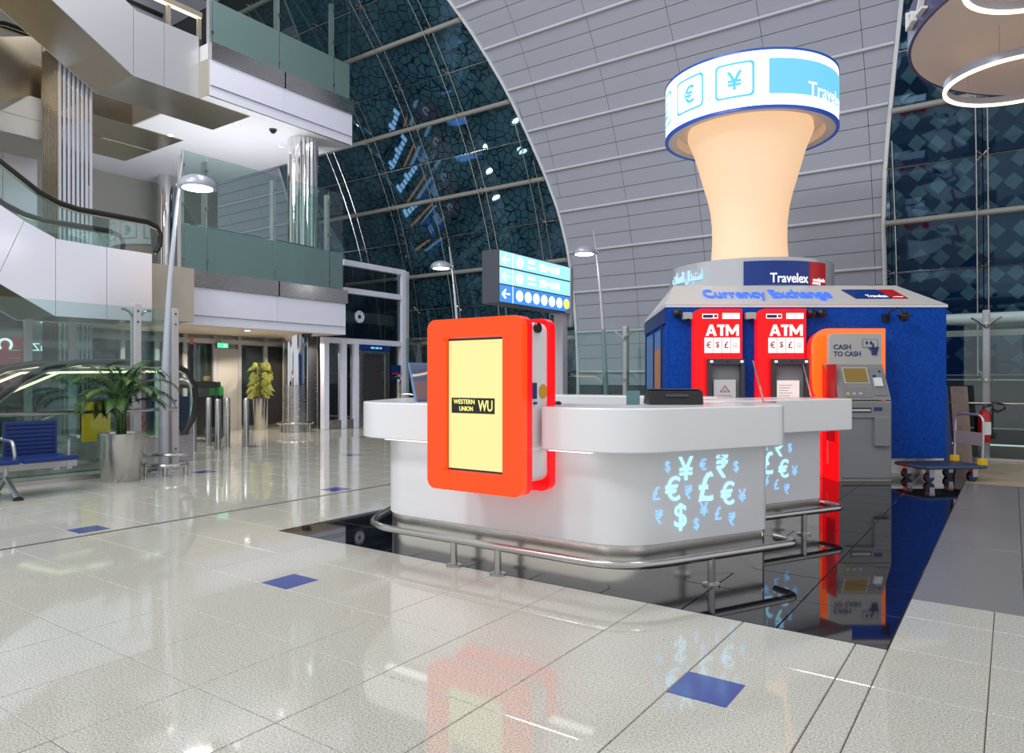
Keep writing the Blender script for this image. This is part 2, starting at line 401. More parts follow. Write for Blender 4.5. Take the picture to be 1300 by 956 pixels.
def strip(f0, f1, p0, p1, o0, o1, n=40):
    mb = MB(); vs = []; fs = []
    for k in range(n + 1):
        p = p0 + (p1 - p0) * k / n
        vs += [V(f0(p), p, o0), V(f1(p), p, o0), V(f1(p), p, o1), V(f0(p), p, o1)]
    for k in range(n):
        for q in range(4): fs.append((4 * k + q, 4 * k + (q + 1) % 4, 4 * k + 4 + (q + 1) % 4, 4 * k + 4 + q))
    fs += [(0, 1, 2, 3), (4 * n + 3, 4 * n + 2, 4 * n + 1, 4 * n)]
    return mb.add(vs, fs)
def clad(name, label, fl, fr, seams, p_lo, p_hi):
    w = strip(lambda p: fl(p), lambda p: fr(p), -4, PH1, -.10, -.03).build(name, seamm); struct(w, label)
    step = 4.45 / 3; k = 0; p = 11 - 4.45 * 3
    gp = .025; gx = .005
    while p < p_hi:
        q = p + step
        if q > p_lo:
            xs0 = [fl(p)] + [s for s in seams if fl(p) + .08 < s < fr(p) - .08] + [fr(p)]
            for a, b in zip(xs0, xs0[1:]):
                a1 = fl(q) if a == xs0[0] else a; b1 = fr(q) if b == xs0[-1] else b
                if a == xs0[0] and len(xs0) > 1 and a1 > b: continue
                MB().hexa(vslab(a + gx, b - gx, a1 + gx, b1 - gx, p + gp, q - gp, -.03, 0)).build('panel', panelm, w)
        if k % 3 == 0 and q > p_lo:
            MB().tube([V(fl(p) + .01, p, .035), V(fr(p) - .01, p, .035)], .032, 8).build('rail', railm, w, True)
            n = 0; x = fl(p) + .9
            while x < fr(p) - .3: x += 1.85
        p = q; k += 1
    return w
wall_back = clad('wall_back', 'grey metal panelled vault wall with pale rails', lambda p: interp(LB, p), lambda p: interp(RB, p), [-9.75, -7.9, -6.05, -4.22, -2.38], 1, 46)
wall_far = clad('wall_left', 'second grey panelled band of the vault behind the mezzanine', lambda p: -27.5, lambda p: interp(L2B, p), [-25.6, -23.75, -21.9], 12, 40)
for i, (tb, sg) in enumerate([(LB, -1), (RB, 1), (L2B, 1)]):
    f0 = (lambda tb, sg: (lambda p: interp(tb, p) + (-.07 if sg < 0 else 0)))(tb, sg); f1 = (lambda f: (lambda p: f(p) + .07))(f0)
    struct(strip(f0, f1, -3, PH1, -.05, .05).build('trim_%d' % (i + 1), trimw), 'white edge trim of the vault cladding')
vt = strip(lambda p: -30, lambda p: 8, PH1, 100, -.10, 0, 24).build('ceiling', panelm); struct(vt, 'grey vault ceiling overhead')
PHS = [1.6, 6., 10.4, 14.7, 19.15, 23.7, 28.05, 32.2, 36.65, 41.1, 45.6, 50]
def glaze(name, label, xs, fl, fr, m, sub):
    w = sempty(name, label)
    for a, b in zip(xs, xs[1:]):
        for p, q in zip(PHS, PHS[1:]):
            a0, a1 = max(a, fl(p)), max(a, fl(q)); b0, b1 = min(b, fr(p)), min(b, fr(q))
            if b0 - a0 < .03 and b1 - a1 < .03: continue
            b0 = max(b0, a0 + .01); b1 = max(b1, a1 + .01)
            jt = [random.uniform(-.004, .004) for _ in range(4)]
            MB().add([V(a0 + .008, p + .04, jt[0]), V(b0 - .008, p + .04, jt[1]), V(b1 - .008, q - .04, jt[2]), V(a1 + .008, q - .04, jt[3]),
                      V(a0 + .008, p + .04, jt[0] - .03), V(b0 - .008, p + .04, jt[1] - .03), V(b1 - .008, q - .04, jt[2] - .03), V(a1 + .008, q - .04, jt[3] - .03)],
                     [(0, 1, 2, 3), (7, 6, 5, 4), (0, 1, 5, 4), (1, 2, 6, 5), (2, 3, 7, 6), (3, 0, 4, 7)]).build('pane', m, w)
    for k, p in enumerate(PHS):
        x0, x1 = max(xs[0], fl(p)), min(xs[-1], fr(p))
        if k % 2: MB().tube([V(x0, p, .12), V(x1, p, .12)], .062, 10).build('transom_tube', tubem, w, True)
        else: MB().tube([V(x0, p, .10), V(x1, p, .10)], .014, 6).build('tie_rod', steel_h, w, True)
    for x in xs[1:-1]:
        for dx, off, r in ((-.10, .22, .013), (.08, .10, .013)):
            pts = [V(x + dx * (1 if off > .15 else 1), p, off) for p in [1.6 + (50 - 1.6) * k / 22 for k in range(23)] if fl(p) < x + dx < fr(p)]
            if len(pts) > 2: MB().tube(pts, r, 6).build('cable', steel_h, w, True)
        for p in PHS:
            if not fl(p) + .1 < x < fr(p) - .1: continue
            c = Vector(V(x, p, .06)); u = Vector((1, 0, 0)); a = R(p); t = Vector((0, -math.sin(a), math.cos(a)))
            mb = MB()
            for s1 in (-1, 1):
                for s2 in (-1, 1): mb.tube([c, c + u * .11 * s1 + t * .11 * s2], .012, 6)
            mb.build('spider_fitting', steel_h, w)
    bk = strip(lambda p: fl(p) if fl(p) > -90 else xs[0], lambda p: fr(p) if fr(p) < 90 else xs[-1], -4, PH1, -.12, -.06).build('night_backing', backm, w)
    return w
glaze('window_1', 'dark fritted glass band of the vault beside the lift tower', [-20.7, -19.1, -17.3, -15.5, -13.8, -12.08, -10.35, -9.6], lambda p: interp(L2B, p) + .07, lambda p: interp(LB, p) - .07, frit, 1)
glaze('window_2', 'dark diamond fritted glass band behind the kiosk', [-2.3, -2.05, -.46, 1.2, 2.9, 4.6, 6.3, 8], lambda p: interp(RB, p) + .07, lambda p: 99, frit2, 2)

# ================================================================== LEFT: mezzanines
def fascia(name, label, y0, y1, zs, split, st_mat, sof, xb):
    # zs = bottom of lower strip, bottom of white, bottom of steel, top
    s = sempty(name, label); zb, zw, zs_, zt = zs
    MB().box(xb, -13.9, y0, y1, zb + .03, zt).build('slab', soffit, s)
    MB().box(xb, -13.86, y0, y1, zb, zb + .03).build('soffit', sof, s)
    MB().box(-13.9, -13.83, y0, y1, zb, zw - .01).build('lower_strip', white, s)
    for a, b in ((y0, split), (split, y1)):
        MB().box(-13.9, -13.79, a + .005, b - .005, zw, zs_).build('white_panel', white, s)
        MB().box(-13.9, -13.75, a + .003, b + .04 - .003, zs_ + .004, zt).build('steel_panel', st_mat, s)
    MB().box(xb, -13.84, y1, y1 + .04, zb, zs_).build('end_panel', white, s)
    MB().box(xb, -13.84, y0 - .04, y0, zb, zs_).build('end_panel', beige, s)
    return s
m1 = fascia('mezzanine_floor', 'first mezzanine slab with white fascia and steel edge band', 7.9, 12.24, (2.44, 2.64, 3.22, 3.56), 10.2, steel, soffit_w, -16.9)
m2 = fascia('upper_mezzanine_floor', 'second mezzanine slab with white fascia and grey edge band', 8.54, 12.46, (7.31, 7.52, 8.06, 8.42), 10.37, steel, soffit, -21.4)
MB().box(-16.9, -13.25, 6.74, 7.85, 2.44, 3.5).build('landing', beige, m1)
def screen(name, label, x, y0, y1, z0, h, posts, frost_h=.94, thick=.012):
    t = thing(name, label, 'glass screen', (x, (y0 + y1) / 2, z0)); cy = (y0 + y1) / 2
    ys = [y0] + posts + [y1]
    ys = sorted(set(ys))
    for a, b in zip(ys, ys[1:]):
        if b - a < .05: continue
        p = MB().box(-thick / 2, thick / 2, a - cy + .012, b - cy - .012, 0, h).build('pane', glass, t)
        if frost_h: MB().box(thick / 2 + .001, thick / 2 + .004, a - cy + .012, b - cy - .012, 0, frost_h).build('frosted_film', frost, t)
    for y in posts:
        po = MB().box(-.16, -.03, y - cy - .035, y - cy + .035, 0, h - .1).build('post', postlilac, t, bevel=.006)
        for zz in (.25, h * .55, h - .3):
            MB().cyl((-.03, y - cy, zz), (.02, y - cy, zz), .03, 10).build('clamp', steel_h, po, True)
    MB().tube([(-.22, y0 - cy, 1.0), (-.22, y1 - cy, 1.0)], .022, 8).build('handrail', steel_h, t, True)
    return t
screen('glass_screen', 'tall glass balustrade with frosted foot on the first mezzanine edge', -13.87, 7.92, 12.22, 3.56, 2.44, [7.98, 8.50, 10.2, 11.78])
screen('glass_screen', 'tall glass balustrade with frosted foot on the second mezzanine edge', -13.87, 8.56, 12.44, 8.42, 2.4, [8.62, 10.3, 11.92])
# soffit downlights and cameras
def downlight(x, y, z, lab, grp):
    t = thing('recessed_downlight', lab, 'downlight', (x, y, z), group=grp)
    MB().lathe([(.09, -.002), (.09, -.012), (.065, -.012), (.065, -.004)], 20, cap=False).build('bezel', trimw, t, True)
    MB().lathe([(.064, -.004), (.064, -.008)], 20).build('lens', lamp_on, t)
for x, y in [(-14.9, 9.9), (-16.9, 9.4), (-15.4, 11.5)]: downlight(x, y, 7.31, 'small round downlight in the upper mezzanine soffit', 'downlights in the upper soffit')
for x, y in [(-14.5, 9.9), (-14.9, 11.6), (-15.4, 8.6)]: downlight(x, y, 2.44, 'small round downlight in the lower mezzanine soffit', 'downlights in the lower soffit')
for x, y, z, lab in [(-14.25, 11.45, 2.44, 'black dome camera under the first mezzanine soffit'), (-14.5, 10.6, 7.31, 'black dome camera under the second mezzanine soffit')]:
    t = thing('dome_camera', lab, 'camera', (x, y, z))
    MB().lathe([(.09, 0), (.09, -.03), (.07, -.035)], 18).build('mount', darkgrey, t, True)
    MB().lathe([(.07, -.035), (.06, -.075), (.03, -.10), (.004, -.105)], 18).build('dome', dark, t, True)
for x, y in [(-14.5, 9.9), (-14.9, 11.6), (-15.4, 8.6)]:
    l = bpy.data.lights.new('downlight_lamp', 'SPOT'); l.energy = 190; l.spot_size = R(150); l.shadow_soft_size = .05; l.color = (1, .86, .70)
    o = bpy.data.objects.new('downlight_lamp', l); COL.objects.link(o); o.location = (x, y, 2.42)
for x, y, p in [(-15.2, 9.2, 42), (-15.0, 11.2, 42), (-16.2, 10.2, 42)]:      # unseen uplights added on the mezzanine to brighten the soffit above
    t = thing('fill_uplight', 'added unseen uplight standing on the first mezzanine behind frosted glass', 'fill_uplight', (x, y, 3.56), group='added mezzanine uplights')
    MB().lathe([(.22, 0), (.24, .10), (.22, .10), (.20, .03)], 24).build('housing', darkgrey, t, True)
    MB().lathe([(.19, .05), (.19, .06)], 24).build('lens', lamp_on, t)
    l = area('fill_uplight_lamp', (0, 0, .12), .3, p, (.96, .97, 1)); l.parent = t; l.rotation_euler = (math.pi, 0, 0)
t = thing('light_rail', 'warm lit strip rail on slim posts above the second mezzanine landing', 'strip light', (-15.83, 9.0, 8.42))
for y in (-.25, .5): MB().box(-.04, .04, y - .04, y + .04, 0, 1.5).build('post', beige, t)
MB().box(-.06, .06, -1.6, .55, 1.5, 1.62).build('beam', beige, t); MB().box(-.04, .04, -1.58, .53, 1.47, 1.5).build('light_tube', warm_on, t)
# columns
def round_column(x, y, r, z0, z1, ribs, m, lab, ring=False):
    t = thing('steel_column', lab, 'column', (x, y, z0)); h = z1 - z0
    if ribs:
        n = ribs * 6; prof = [(r * (1 + .035 * math.cos(ribs * 2 * math.pi * k / n)) * math.cos(2 * math.pi * k / n), r * (1 + .035 * math.cos(ribs * 2 * math.pi * k / n)) * math.sin(2 * math.pi * k / n)) for k in range(n)]
        MB().prism(prof, 0, h * .55 - .005).build('lower_cladding', m, t, True); MB().prism(prof, h * .55 + .005, h).build('upper_cladding', m, t, True)
        MB().prism([(a * .97, b * .97) for a, b in prof], h * .55 - .01, h * .55 + .01).build('joint_ring', steel_h, t)
    else:
        MB().lathe([(r, 0), (r, 1.15)], 40).build('lower_cladding', steel, t, True); MB().lathe([(r, 1.155), (r, h)], 40).build('upper_cladding', m, t, True)
    if ring:
        MB().tube([(.42 * math.cos(k * math.pi / 16), .42 * math.sin(k * math.pi / 16), .22) for k in range(32)], .03, 8, closed=True).build('bumper_ring', steel_h, t, True)
        for k in range(4):
            a = k * math.pi / 2 + .3; MB().cyl((.42 * math.cos(a), .42 * math.sin(a), 0), (.42 * math.cos(a), .42 * math.sin(a), .2), .03).build('leg', steel_h, t, True)
    return t
round_column(-14.65, 11.36, .31, 0, 2.44, 0, chrome, 'polished steel column with bumper ring under the first mezzanine', True)
round_column(-14.55, 11.52, .36, 3.56, 7.31, 22, chrome, 'fluted steel column behind the first mezzanine glass beside the vault')
round_column(-20.4, 11.2, .21, 0, 7.31, 0, chrome, 'slim polished column near the escalator landing on the mezzanine')
t = thing('ribbed_column', 'square ribbed steel column rising past the upper escalators', 'column', (-16.3, 6.815, 0))
MB().box(-.37, .37, -.30, .30, 0, 8.2).build('core', mirror, t)
for k in range(8):
    MB().box(.37, .40, -.30 + k * .0855 - .006, -.30 + k * .0855 + .024, 0, 8.2).build('rib', mirrorl, t)
    MB().box(-.37 + k * .1, -.37 + k * .1 + .035, -.325, -.30, 0, 8.2).build('rib', tintsteel, t)

# ================================================================== escalators
def yz(poly, x0, x1): return MB().prism(poly, x0, x1, lambda a, b, z: (z, a, b))
def escalator(name, label, x0, x1, body, panels, rail, base_y, under, m, glass_poly=None):
    t = thing(name, label, 'escalator', (0, base_y, 0)); sh = lambda P: [(a - base_y, b) for a, b in P]
    yz(sh(body), x0 + .02, x1 - .02).build('truss', under, t)
    for P in panels:
        yz(sh(P), x1 - .02, x1).build('side_panel', m, t); yz(sh(P), x0, x0 + .02).build('side_panel', m, t)
    for x in (x0 + .08, x1 - .08):
        pts = [(x, a - base_y, b) for a, b in rail]
        MB().tube(pts, .045, 8).build('handrail', handrailm, t, True)
        MB().tube([(a, b, c - .055) for a, b, c in pts], .022, 6).build('rail_guide', steel_h, t, True)
        if glass_poly: yz(sh(glass_poly), x - .006, x + .006).build('balustrade_glass', glass, t)
    return t
R1 = [(0.2, 7.0), (4.36, 4.68), (4.57, 4.54), (4.9, 4.32), (5.2, 4.2), (5.5, 4.15), (6.1, 4.15), (6.65, 4.15), (6.83, 4.09), (6.9, 3.95), (6.88, 3.75), (6.8, 3.62)]
escalator('escalator', 'escalator with bright steel side rising from the first mezzanine', -14.2, -12.67,
          [(6.7, 2.36), (5.12, 2.34), (0, 5.29), (0, 6.5), (4.68, 3.79), (5.16, 3.57), (6.7, 3.56)],
          [[(6.7, 2.35), (5.925, 2.335), (5.925, 3.565), (6.7, 3.565)], [(5.915, 2.335), (5.13, 2.33), (5.13, 3.585), (5.915, 3.565)],
           [(5.12, 2.33), (4.75, 2.54), (4.30, 2.80), (4.68, 3.79), (5.12, 3.595)], [(4.29, 2.805), (0, 5.28), (0, 6.5), (4.67, 3.795)]],
          R1, 6.0, tintsteel, mirrorl, [(6.75, 3.56), (5.16, 3.575), (4.68, 3.79), (0.2, 6.4), (.2, 6.95), (4.36, 4.64), (4.9, 4.28), (5.5, 4.11), (6.7, 4.11)])
R2 = [(1, 13.2), (7.0, 9.6), (7.5, 9.5), (8.5, 9.5)]
escalator('escalator', 'escalator with grey steel soffit climbing from the second mezzanine', -15.7, -14.17,
          [(9.76, 7.295), (7.13, 7.295), (1, 10.95), (1, 12.2), (7.2, 8.58), (9.76, 8.58)],
          [[(8.5, 7.30), (7.75, 7.30), (7.75, 8.6), (8.5, 8.6)], [(7.74, 7.30), (7.13, 7.30), (7.13, 8.64), (7.2, 8.6), (7.74, 8.6)], [(7.12, 7.30), (4.6, 8.80), (4.6, 10.1), (7.12, 8.64)], [(4.59, 8.81), (1, 10.95), (1, 12.25), (4.59, 10.11)]],
          R2, 7.5, tintsteel, satinp)
R3 = [(0, 5.6), (5.9, 9.1), (6.4, 9.25), (8.5, 9.25)]
escalator('escalator', 'escalator with steel side tinted with golden reflections descending behind the ribbed column', -18.43, -16.96,
          [(9.77, 7.295), (6.35, 7.30), (5.8, 7.0), (0, 3.64), (0, 4.9), (5.8, 8.3), (6.35, 8.5), (9.77, 8.5)],
          [[(8.5, 7.30), (6.6, 7.30), (6.6, 8.56), (8.5, 8.56)], [(6.58, 7.30), (6.35, 7.30), (5.8, 6.99), (5.8, 8.32), (6.35, 8.55), (6.58, 8.56)], [(5.78, 6.98), (0, 3.64), (0, 4.95), (5.78, 8.31)]],
          R3, 7.5, tintsteel, tintsteel)
escalator('escalator', 'second escalator beside the descending one near the left wall', -19.9, -18.45,
          [(9.77, 7.295), (6.35, 7.30), (5.8, 7.0), (0, 3.64), (0, 4.9), (5.8, 8.3), (6.35, 8.5), (9.77, 8.5)],
          [[(8.5, 7.30), (5.8, 7.30), (5.8, 8.56), (8.5, 8.56)]], R3, 7.5, tintsteel, tintsteel)
# escalator rising from the floor below beside the glass screen
R0 = [(1.5, -.2), (3.71, 1.07), (3.98, 1.31), (4.27, 1.47), (4.67, 1.55), (5.2, 1.56), (6.05, 1.55), (6.28, 1.44), (6.42, 1.2), (6.45, .95), (6.40, .68), (6.25, .42), (6.05, .32)]
escalator('escalator', 'escalator with yellow lit balustrade behind the blue bench', -12.3, -10.75,
          [(6.3, .01), (3.3, .01), (3.3, .25), (4.6, .36), (6.3, .36)], [[(6.35, .01), (3.3, .01), (3.3, .3), (4.5, .42), (6.35, .42)]],
          R0, 5.0, steel, steel, [(6.3, .4), (4.5, .42), (3.3, .1), (2.6, .1), (2.6, .4), (3.7, 1.03), (4.27, 1.42), (4.67, 1.5), (6.05, 1.5), (6.3, 1.3), (6.38, .95), (6.3, .6)])
t = bpy.data.objects['escalator.004']
for x in (-12.15, -10.9):
    MB().tube([(x, -1.2, 1.1), (x, -.55, 1.40), (x, 1.0, 1.43)], .018, 6).build('light_strip', warm_on, t)
MB().box(-10.70, -10.676, -.34, .04, .42, .98).build('yellow_notice', yellowp, t)

# ================================================================== lower left glass screens
def pit_screen():
    t = thing('glass_screen', 'glass screen with round handrails behind the blue bench', 'glass screen', (-9.9, 4.5, 0))
    for a, b in ((-3.5, -1.2), (-1.18, .50), (.56, 1.04)):
        MB().box(-.006, .006, a, b, .04, 2.3).build('pane', glass, t)
    for y, top in ((.53, 2.36), (1.07, 2.33)):
        p = MB().box(-.10, .02, y - .05, y + .05, 0, top).build('post', postlilac, t, bevel=.008)
        for z in (.3, .9, 1.0, 2.1, 2.25): MB().cyl((.02, y, z), (.028, y, z), .014, 8).build('bolt', darkgrey, p)
        if y < 1:
            for s in (-1, 1): MB().tube([(-.04, y + s * .02, top - .22), (-.03, y + s * .1, top - .12), (-.02, y + s * .17, top - .09), (-.02, y + s * .2, top - .1)], .018, 8).build('clamp_arm', steel_h, p, True)
    for z in (.88, .24):
        MB().tube([(.08, -3.4, z), (.08, 1.06, z)], .024, 8).build('handrail', steel_h, t, True)
    MB().box(-.03, .03, -3.5, 1.04, 0, .05).build('base_channel', steel, t)
pit_screen()
t = thing('glass_screen', 'far glass screen across the escalator opening', 'glass screen', (-14.5, 5.3, 0))
for a, b in ((-3.2, .04), (.18, .78), (.92, 2.6)): MB().box(-.006, .006, a, b, .02, 2.3).build('pane', glass, t)
for y in (.11, .85): MB().box(-.05, .05, y - .06, y + .06, 0, 2.36).build('post', postlilac, t, bevel=.006)
for y, z0, z1, zz in ((-1.0, .2, 1.1, 0), (0.5, .1, 1.0, 0)):
    MB().tube([(.05, y - 1.2, z0), (.05, y + .8, z1)], .02, 8).build('sloping_rail', steel_h, t, True)
# background behind: left wall and shop
struct(MB().box(-21.6, -21.4, -1, 13.5, 0, 12).build('wall_far_left', stonew), 'pale wall closing the hall behind the escalators')
t = thing('mirror_panel', 'polished steel wall panels under the descending escalator', 'wall panel', (-21.39, 6.6, 3.6))
for k in range(4): MB().box(0, .03, -1.6 + k * .8 + .006, -1.6 + k * .8 + .794, 0, 3.6).build('panel', mirrorl, t)
t = thing('light_box', 'blue and white lit advertising panel on the left wall', 'light box', (-21.36, 5.75, 4.75))
MB().box(0, .08, -.7, .7, 0, 1.5).build('box', alu, t); MB().box(.08, .085, -.66, .66, .04, 1.46).build('lit_face', whiteshop, t)
for k in range(3): MB().box(.086, .09, -.5 + k * .36, -.34 + k * .36, .1, 1.4).build('blue_stripe', bluestrip, t)
t = thing('boutique', 'dim boutique with red panel and painted blue reflection strips beyond the escalators', 'shop', (-20.9, 7.0, 0))
MB().box(-.4, -.3, -4.5, 3.6, 0, 2.9).build('back_wall', shopdark, t)
MB().box(-.3, -.25, -.2, .85, 1.0, 2.4).build('red_panel', redshop, t)
for k in range(5): MB().box(-.248, -.246, .45, .75 - .05 * (k % 2), 2.05 - k * .2, 2.08 - k * .2).build('caption_line', paper, t)
for k, y in enumerate((1.35, 1.50, 1.65)):  # glowing blue strips painted in for reflections in the ribbed column
    MB().box(-.2, -.15, y, y + .10, 1.0, 2.85).build('blue_reflection_strip', bluestrip, t); MB().box(-.149, -.145, y, y + .10, 2.15, 2.6).build('reflection_strip_top', whiteshop, t)
    MB().box(-.149, -.145, y + .01, y + .09, 1.05, 1.25).build('reflection_strip_mark', orangep, t)
for y in (2.08, 2.25): MB().box(-.2, -.15, y, y + .10, 1.0, 2.75).build('blue_reflection_strip', bluestrip, t); MB().box(-.149, -.145, y, y + .10, 2.1, 2.45).build('reflection_strip_top', whiteshop, t)
MB().arc(0, 0, .11, .17, R(40), R(320), 0, .02).build('reflected_letter', signwhite, t).matrix_local = Matrix.Translation((-.2, .36, 2.2)) @ Matrix.Rotation(R(90), 4, 'Z') @ Matrix.Rotation(R(90), 4, 'X')
text('reflected_letter', 'mouZ', signwhite, t, (-.14, 1.30, 2.16), (0, -1, 0), (0, 0, 1), h=.20)  # mirror-written letters modelled in place of a reflection
for k in range(3): MB().box(-.28, -.1, -2.6 + k * 1.9, -1.2 + k * 1.9, 2.82, 2.86).build('ceiling_light', whiteshop, t)
MB().box(-.3, .2, -4.5, 3.6, .0, .42).build('display_plinth', beige, t)
for k in range(16):
    MB().box(-.1, .05, -3.8 + k * .46, -3.6 + k * .46, .42, .65 + .14 * ((k * 7) % 3)).build('goods', [redshop, greenp, boardm, paper][k % 4], t)
struct(MB().box(-20.6, -16.3, -1, 6.3, 2.95, 3.05).build('ceiling_low', soffit_w), 'low ceiling over the shop beyond the escalators')

# ================================================================== lobby under the mezzanine
lob = sempty('wall_lobby', 'glazed lobby wall under the first mezzanine')
MB().box(-16.75, -16.7, 7.2, 12.9, 0, 2.44).build('back_panel', stonew, lob)
for k, y in enumerate([7.25, 8.1, 8.9, 9.6, 10.4, 11.1, 11.9, 12.8]):
    MB().box(-16.7, -16.58, y - .05, y + .05, 0, 2.44).build('mullion', postlilac, lob)
for a, b, m in ((8.15, 8.85, glass_d), (8.95, 9.55, backm), (9.65, 10.35, glass_d), (11.15, 11.85, glass_d), (11.95, 12.75, backm), (7.3, 8.05, glass_d)):
    MB().box(-16.66, -16.64, a, b, .08, 2.2).build('pane', m, lob)
MB().box(-16.7, -16.55, 7.2, 12.9, 2.22, 2.34).build('header', postlilac, lob)
d1 = MB().box(-16.64, -16.58, 10.46, 11.04, 0, 2.1).build('door_1', greyl); struct(d1, 'pale service door beneath the green exit sign')
MB().box(-16.58, -16.54, 10.52, 10.56, .95, 1.12).build('door_handle', steel_h, d1)
t = thing('exit_sign', 'small green lit exit sign above the pale service door', 'sign', (-16.45, 10.5, 2.1))
MB().box(-.03, .03, -.16, .16, 0, .14).build('case', darkgrey, t); MB().box(.031, .035, -.15, .15, .01, .13).build('lit_face', greenlit, t)
MB().cyl((0, 0, .14), (0, 0, .34), .012).build('hanger', steel_h, t)
text('arrow', '←', signwhite, t, (.036, .06, .07), (0, 1, 0), (0, 0, 1), h=.07)
# lift tower with white frame
lt = thing('lift_tower', 'white framed glass lift tower between mezzanine and vault', 'lift tower', (-14.6, 14.0, 0))
for y in (-1.75, -1.15, -.72, 1.12): MB().box(-.08, .08, y - .085, y + .085, 0, 2.4 if y < 1 else 4.5).build('post', white, lt, bevel=.01)
MB().box(-.3, -.05, 1.2, 1.45, 0, 4.5).build('post', trimw, lt)
for z, y0 in ((4.36, -1.15), (3.62, -1.15), (2.26, -1.85)): MB().box(-.07, .07, y0, 1.2, z, z + .15).build('beam', white, lt, bevel=.01)
for a, b, z0, z1 in ((-1.06, 1.03, 2.45, 3.60), (-1.06, 1.03, 3.79, 4.34)): MB().box(-.02, -.005, a, b, z0, z1).build('pane', glass_d, lt)
for a, b in ((-1.66, -1.24), (-1.06, -.80)): MB().box(-.02, -.005, a, b, .25, 2.24).build('pane', glass_d, lt)
MB().box(-.06, .06, -1.8, -.7, 0, .24).build('plinth', steel, lt)
MB().box(-1.7, -.6, -1.7, 1.4, 0, 4.5).build('car_shaft', darkgrey, lt)
for k in range(5): MB().box(-.59, -.5, -1.6 + k * .62, -1.55 + k * .62, 0, 4.4).build('guide_rail', steel, lt)
MB().box(-.55, -.45, -1.6, 1.3, 2.9, 3.2).build('inner_beam', greyl, lt)
MB().box(-.5, -.47, -1.45, -1.35, .3, 2.1).build('yellow_cable_duct', yellowp, lt)
for k in range(7):
    a = k * 2 * math.pi / 7
    MB().lathe([(.045, 0), (.045, .01)], 14).build('emblem_petal', white, lt).matrix_local = Matrix.Translation((.0, -.55 + .10 * math.cos(a), 3.02 + .10 * math.sin(a))) @ Matrix.Rotation(R(90), 4, 'Y')
MB().tube([(.005, -.55 + .155 * math.cos(k * math.pi / 12), 3.02 + .155 * math.sin(k * math.pi / 12)) for k in range(24)], .015, 6, closed=True).build('emblem_ring', white, lt)
d2 = sempty('door_2', 'steel and dark glass lift doors beneath the dark display'); d2.location = (-14.55, 14.0, 0)
MB().box(0, .05, -.62, -.50, 0, 2.05).build('jamb', steel, d2); MB().box(0, .05, .38, .50, 0, 2.05).build('jamb', steel, d2)
MB().box(0, .06, -.62, .50, 2.0, 2.1).build('lintel', steel, d2)
for a, b in ((-.49, -.30), (-.29, .24), (.25, .37)):
    lf = MB().box(.005, .03, a, b, .02, 2.0).build('door_leaf', backm if a < .2 else steel, d2)
    MB().box(.03, .04, b - .03, b, .02, 2.0).build('leaf_frame', steel_h, lf)
MB().box(0, .08, -.62, .50, 2.12, 2.24).build('display', navy, d2)
for ya, yb in ((-.25, -.12), (-.08, .05), (.09, .16)): MB().box(.08, .085, ya, yb, 2.155, 2.205).build('display_segment', cyanlit, d2)
t = thing('lift_call_post', 'blue notice and steel call post beside the lift doors', 'notice', (-14.5, 14.78, 0))
MB().box(0, .03, -.2, .14, 1.45, 1.72).build('notice', blue_p, t); MB().box(.03, .034, -.19, .13, 1.45, 1.5).build('red_strip', redpaint, t); MB().box(0, .03, -.2, .12, 1.32, 1.38).build('lower_notice', blue_p, t)
MB().tube([(.05, .1, 0), (.05, .1, 1.15), (.1, .05, 1.25), (.12, -.05, 1.27)], .035, 10).build('post', alu, t, True)

# ================================================================== bollards, bent rail, cleaning cart, plants
for i, (x, y) in enumerate([(-12.945, 7.974), (-11.956, 7.546), (-12.308, 7.966), (-12.012, 8.175)]):
    if i == 0:
        b0 = thing('bollard', 'steel bollard right beside the black cleaning cart', 'bollard', (x, y, 0), group='steel bollards before the lobby')
        MB().lathe([(.055, 0), (.055, .925), (.045, .945), (.004, .948)], 24).build('tube', steel_h, b0, True)
        MB().lathe([(.075, 0), (.075, .012), (.056, .012)], 24).build('base_flange', steel, b0, True)
    else:
        c = clone(b0); c.location = (x, y, 0); c['label'] = ['', 'steel bollard standing nearest the bent tube rail before the lobby', 'steel bollard in the middle of the bollard row before the green bin', 'steel bollard standing apart from the others before the leafy potted plant'][i]
t = thing('bent_tube_rail', 'bent steel tube barrier beside the bollards and escalator', 'barrier', (-12.0, 7.09, 0))
MB().tube(round_path([(0, 0, 0), (0, 0, 1.26), (-.30, -.16, 1.30), (-.30, -.16, 0)], .16), .062, 14).build('tube', steel_h, t, True)
MB().lathe([(.1, 0), (.1, .012), (.06, .012)], 20).build('base_flange', steel, t)
t = thing('cleaning_cart', 'black cleaning cart with upright pole behind the bollards', 'cart', (-14.15, 8.35, 0), R(35))
MB().box(-.18, .18, -.2, .2, .12, .95).build('body', dark, t, bevel=.02); MB().box(-.3, .55, -.12, .12, 1.12, 1.26).build('tray', dark, t, bevel=.02)
MB().cyl((-.02, 0, .95), (-.02, 0, 2.05), .028).build('pole', dark, t); MB().cyl((-.02, 0, 2.05), (-.02, 0, 2.16), .035).build('pole_tip', orangep, t)
MB().cyl((.5, 0, .12), (.5, 0, 1.15), .02).build('upright', darkgrey, t); MB().box(.25, .35, -.08, .08, 1.26, 1.38).build('tool', goldm, t, bevel=.02)
for x in (-.15, .5):
    for y in (-.15, .15): MB().cyl((x, y - .02, .06), (x, y + .02, .06), .06).build('wheel', dark, t, True)
MB().box(-.2, .6, -.2, .2, .10, .14).build('base', darkgrey, t)
t = thing('green_bin', 'green plastic bin standing behind the bollards', 'bin', (-14.5, 9.12, 0), R(35))
MB().prism(round_poly([(-.12, -.12), (.12, -.12), (.12, .12), (-.12, .12)], .04), .25, .95).build('body', dark, t, True)
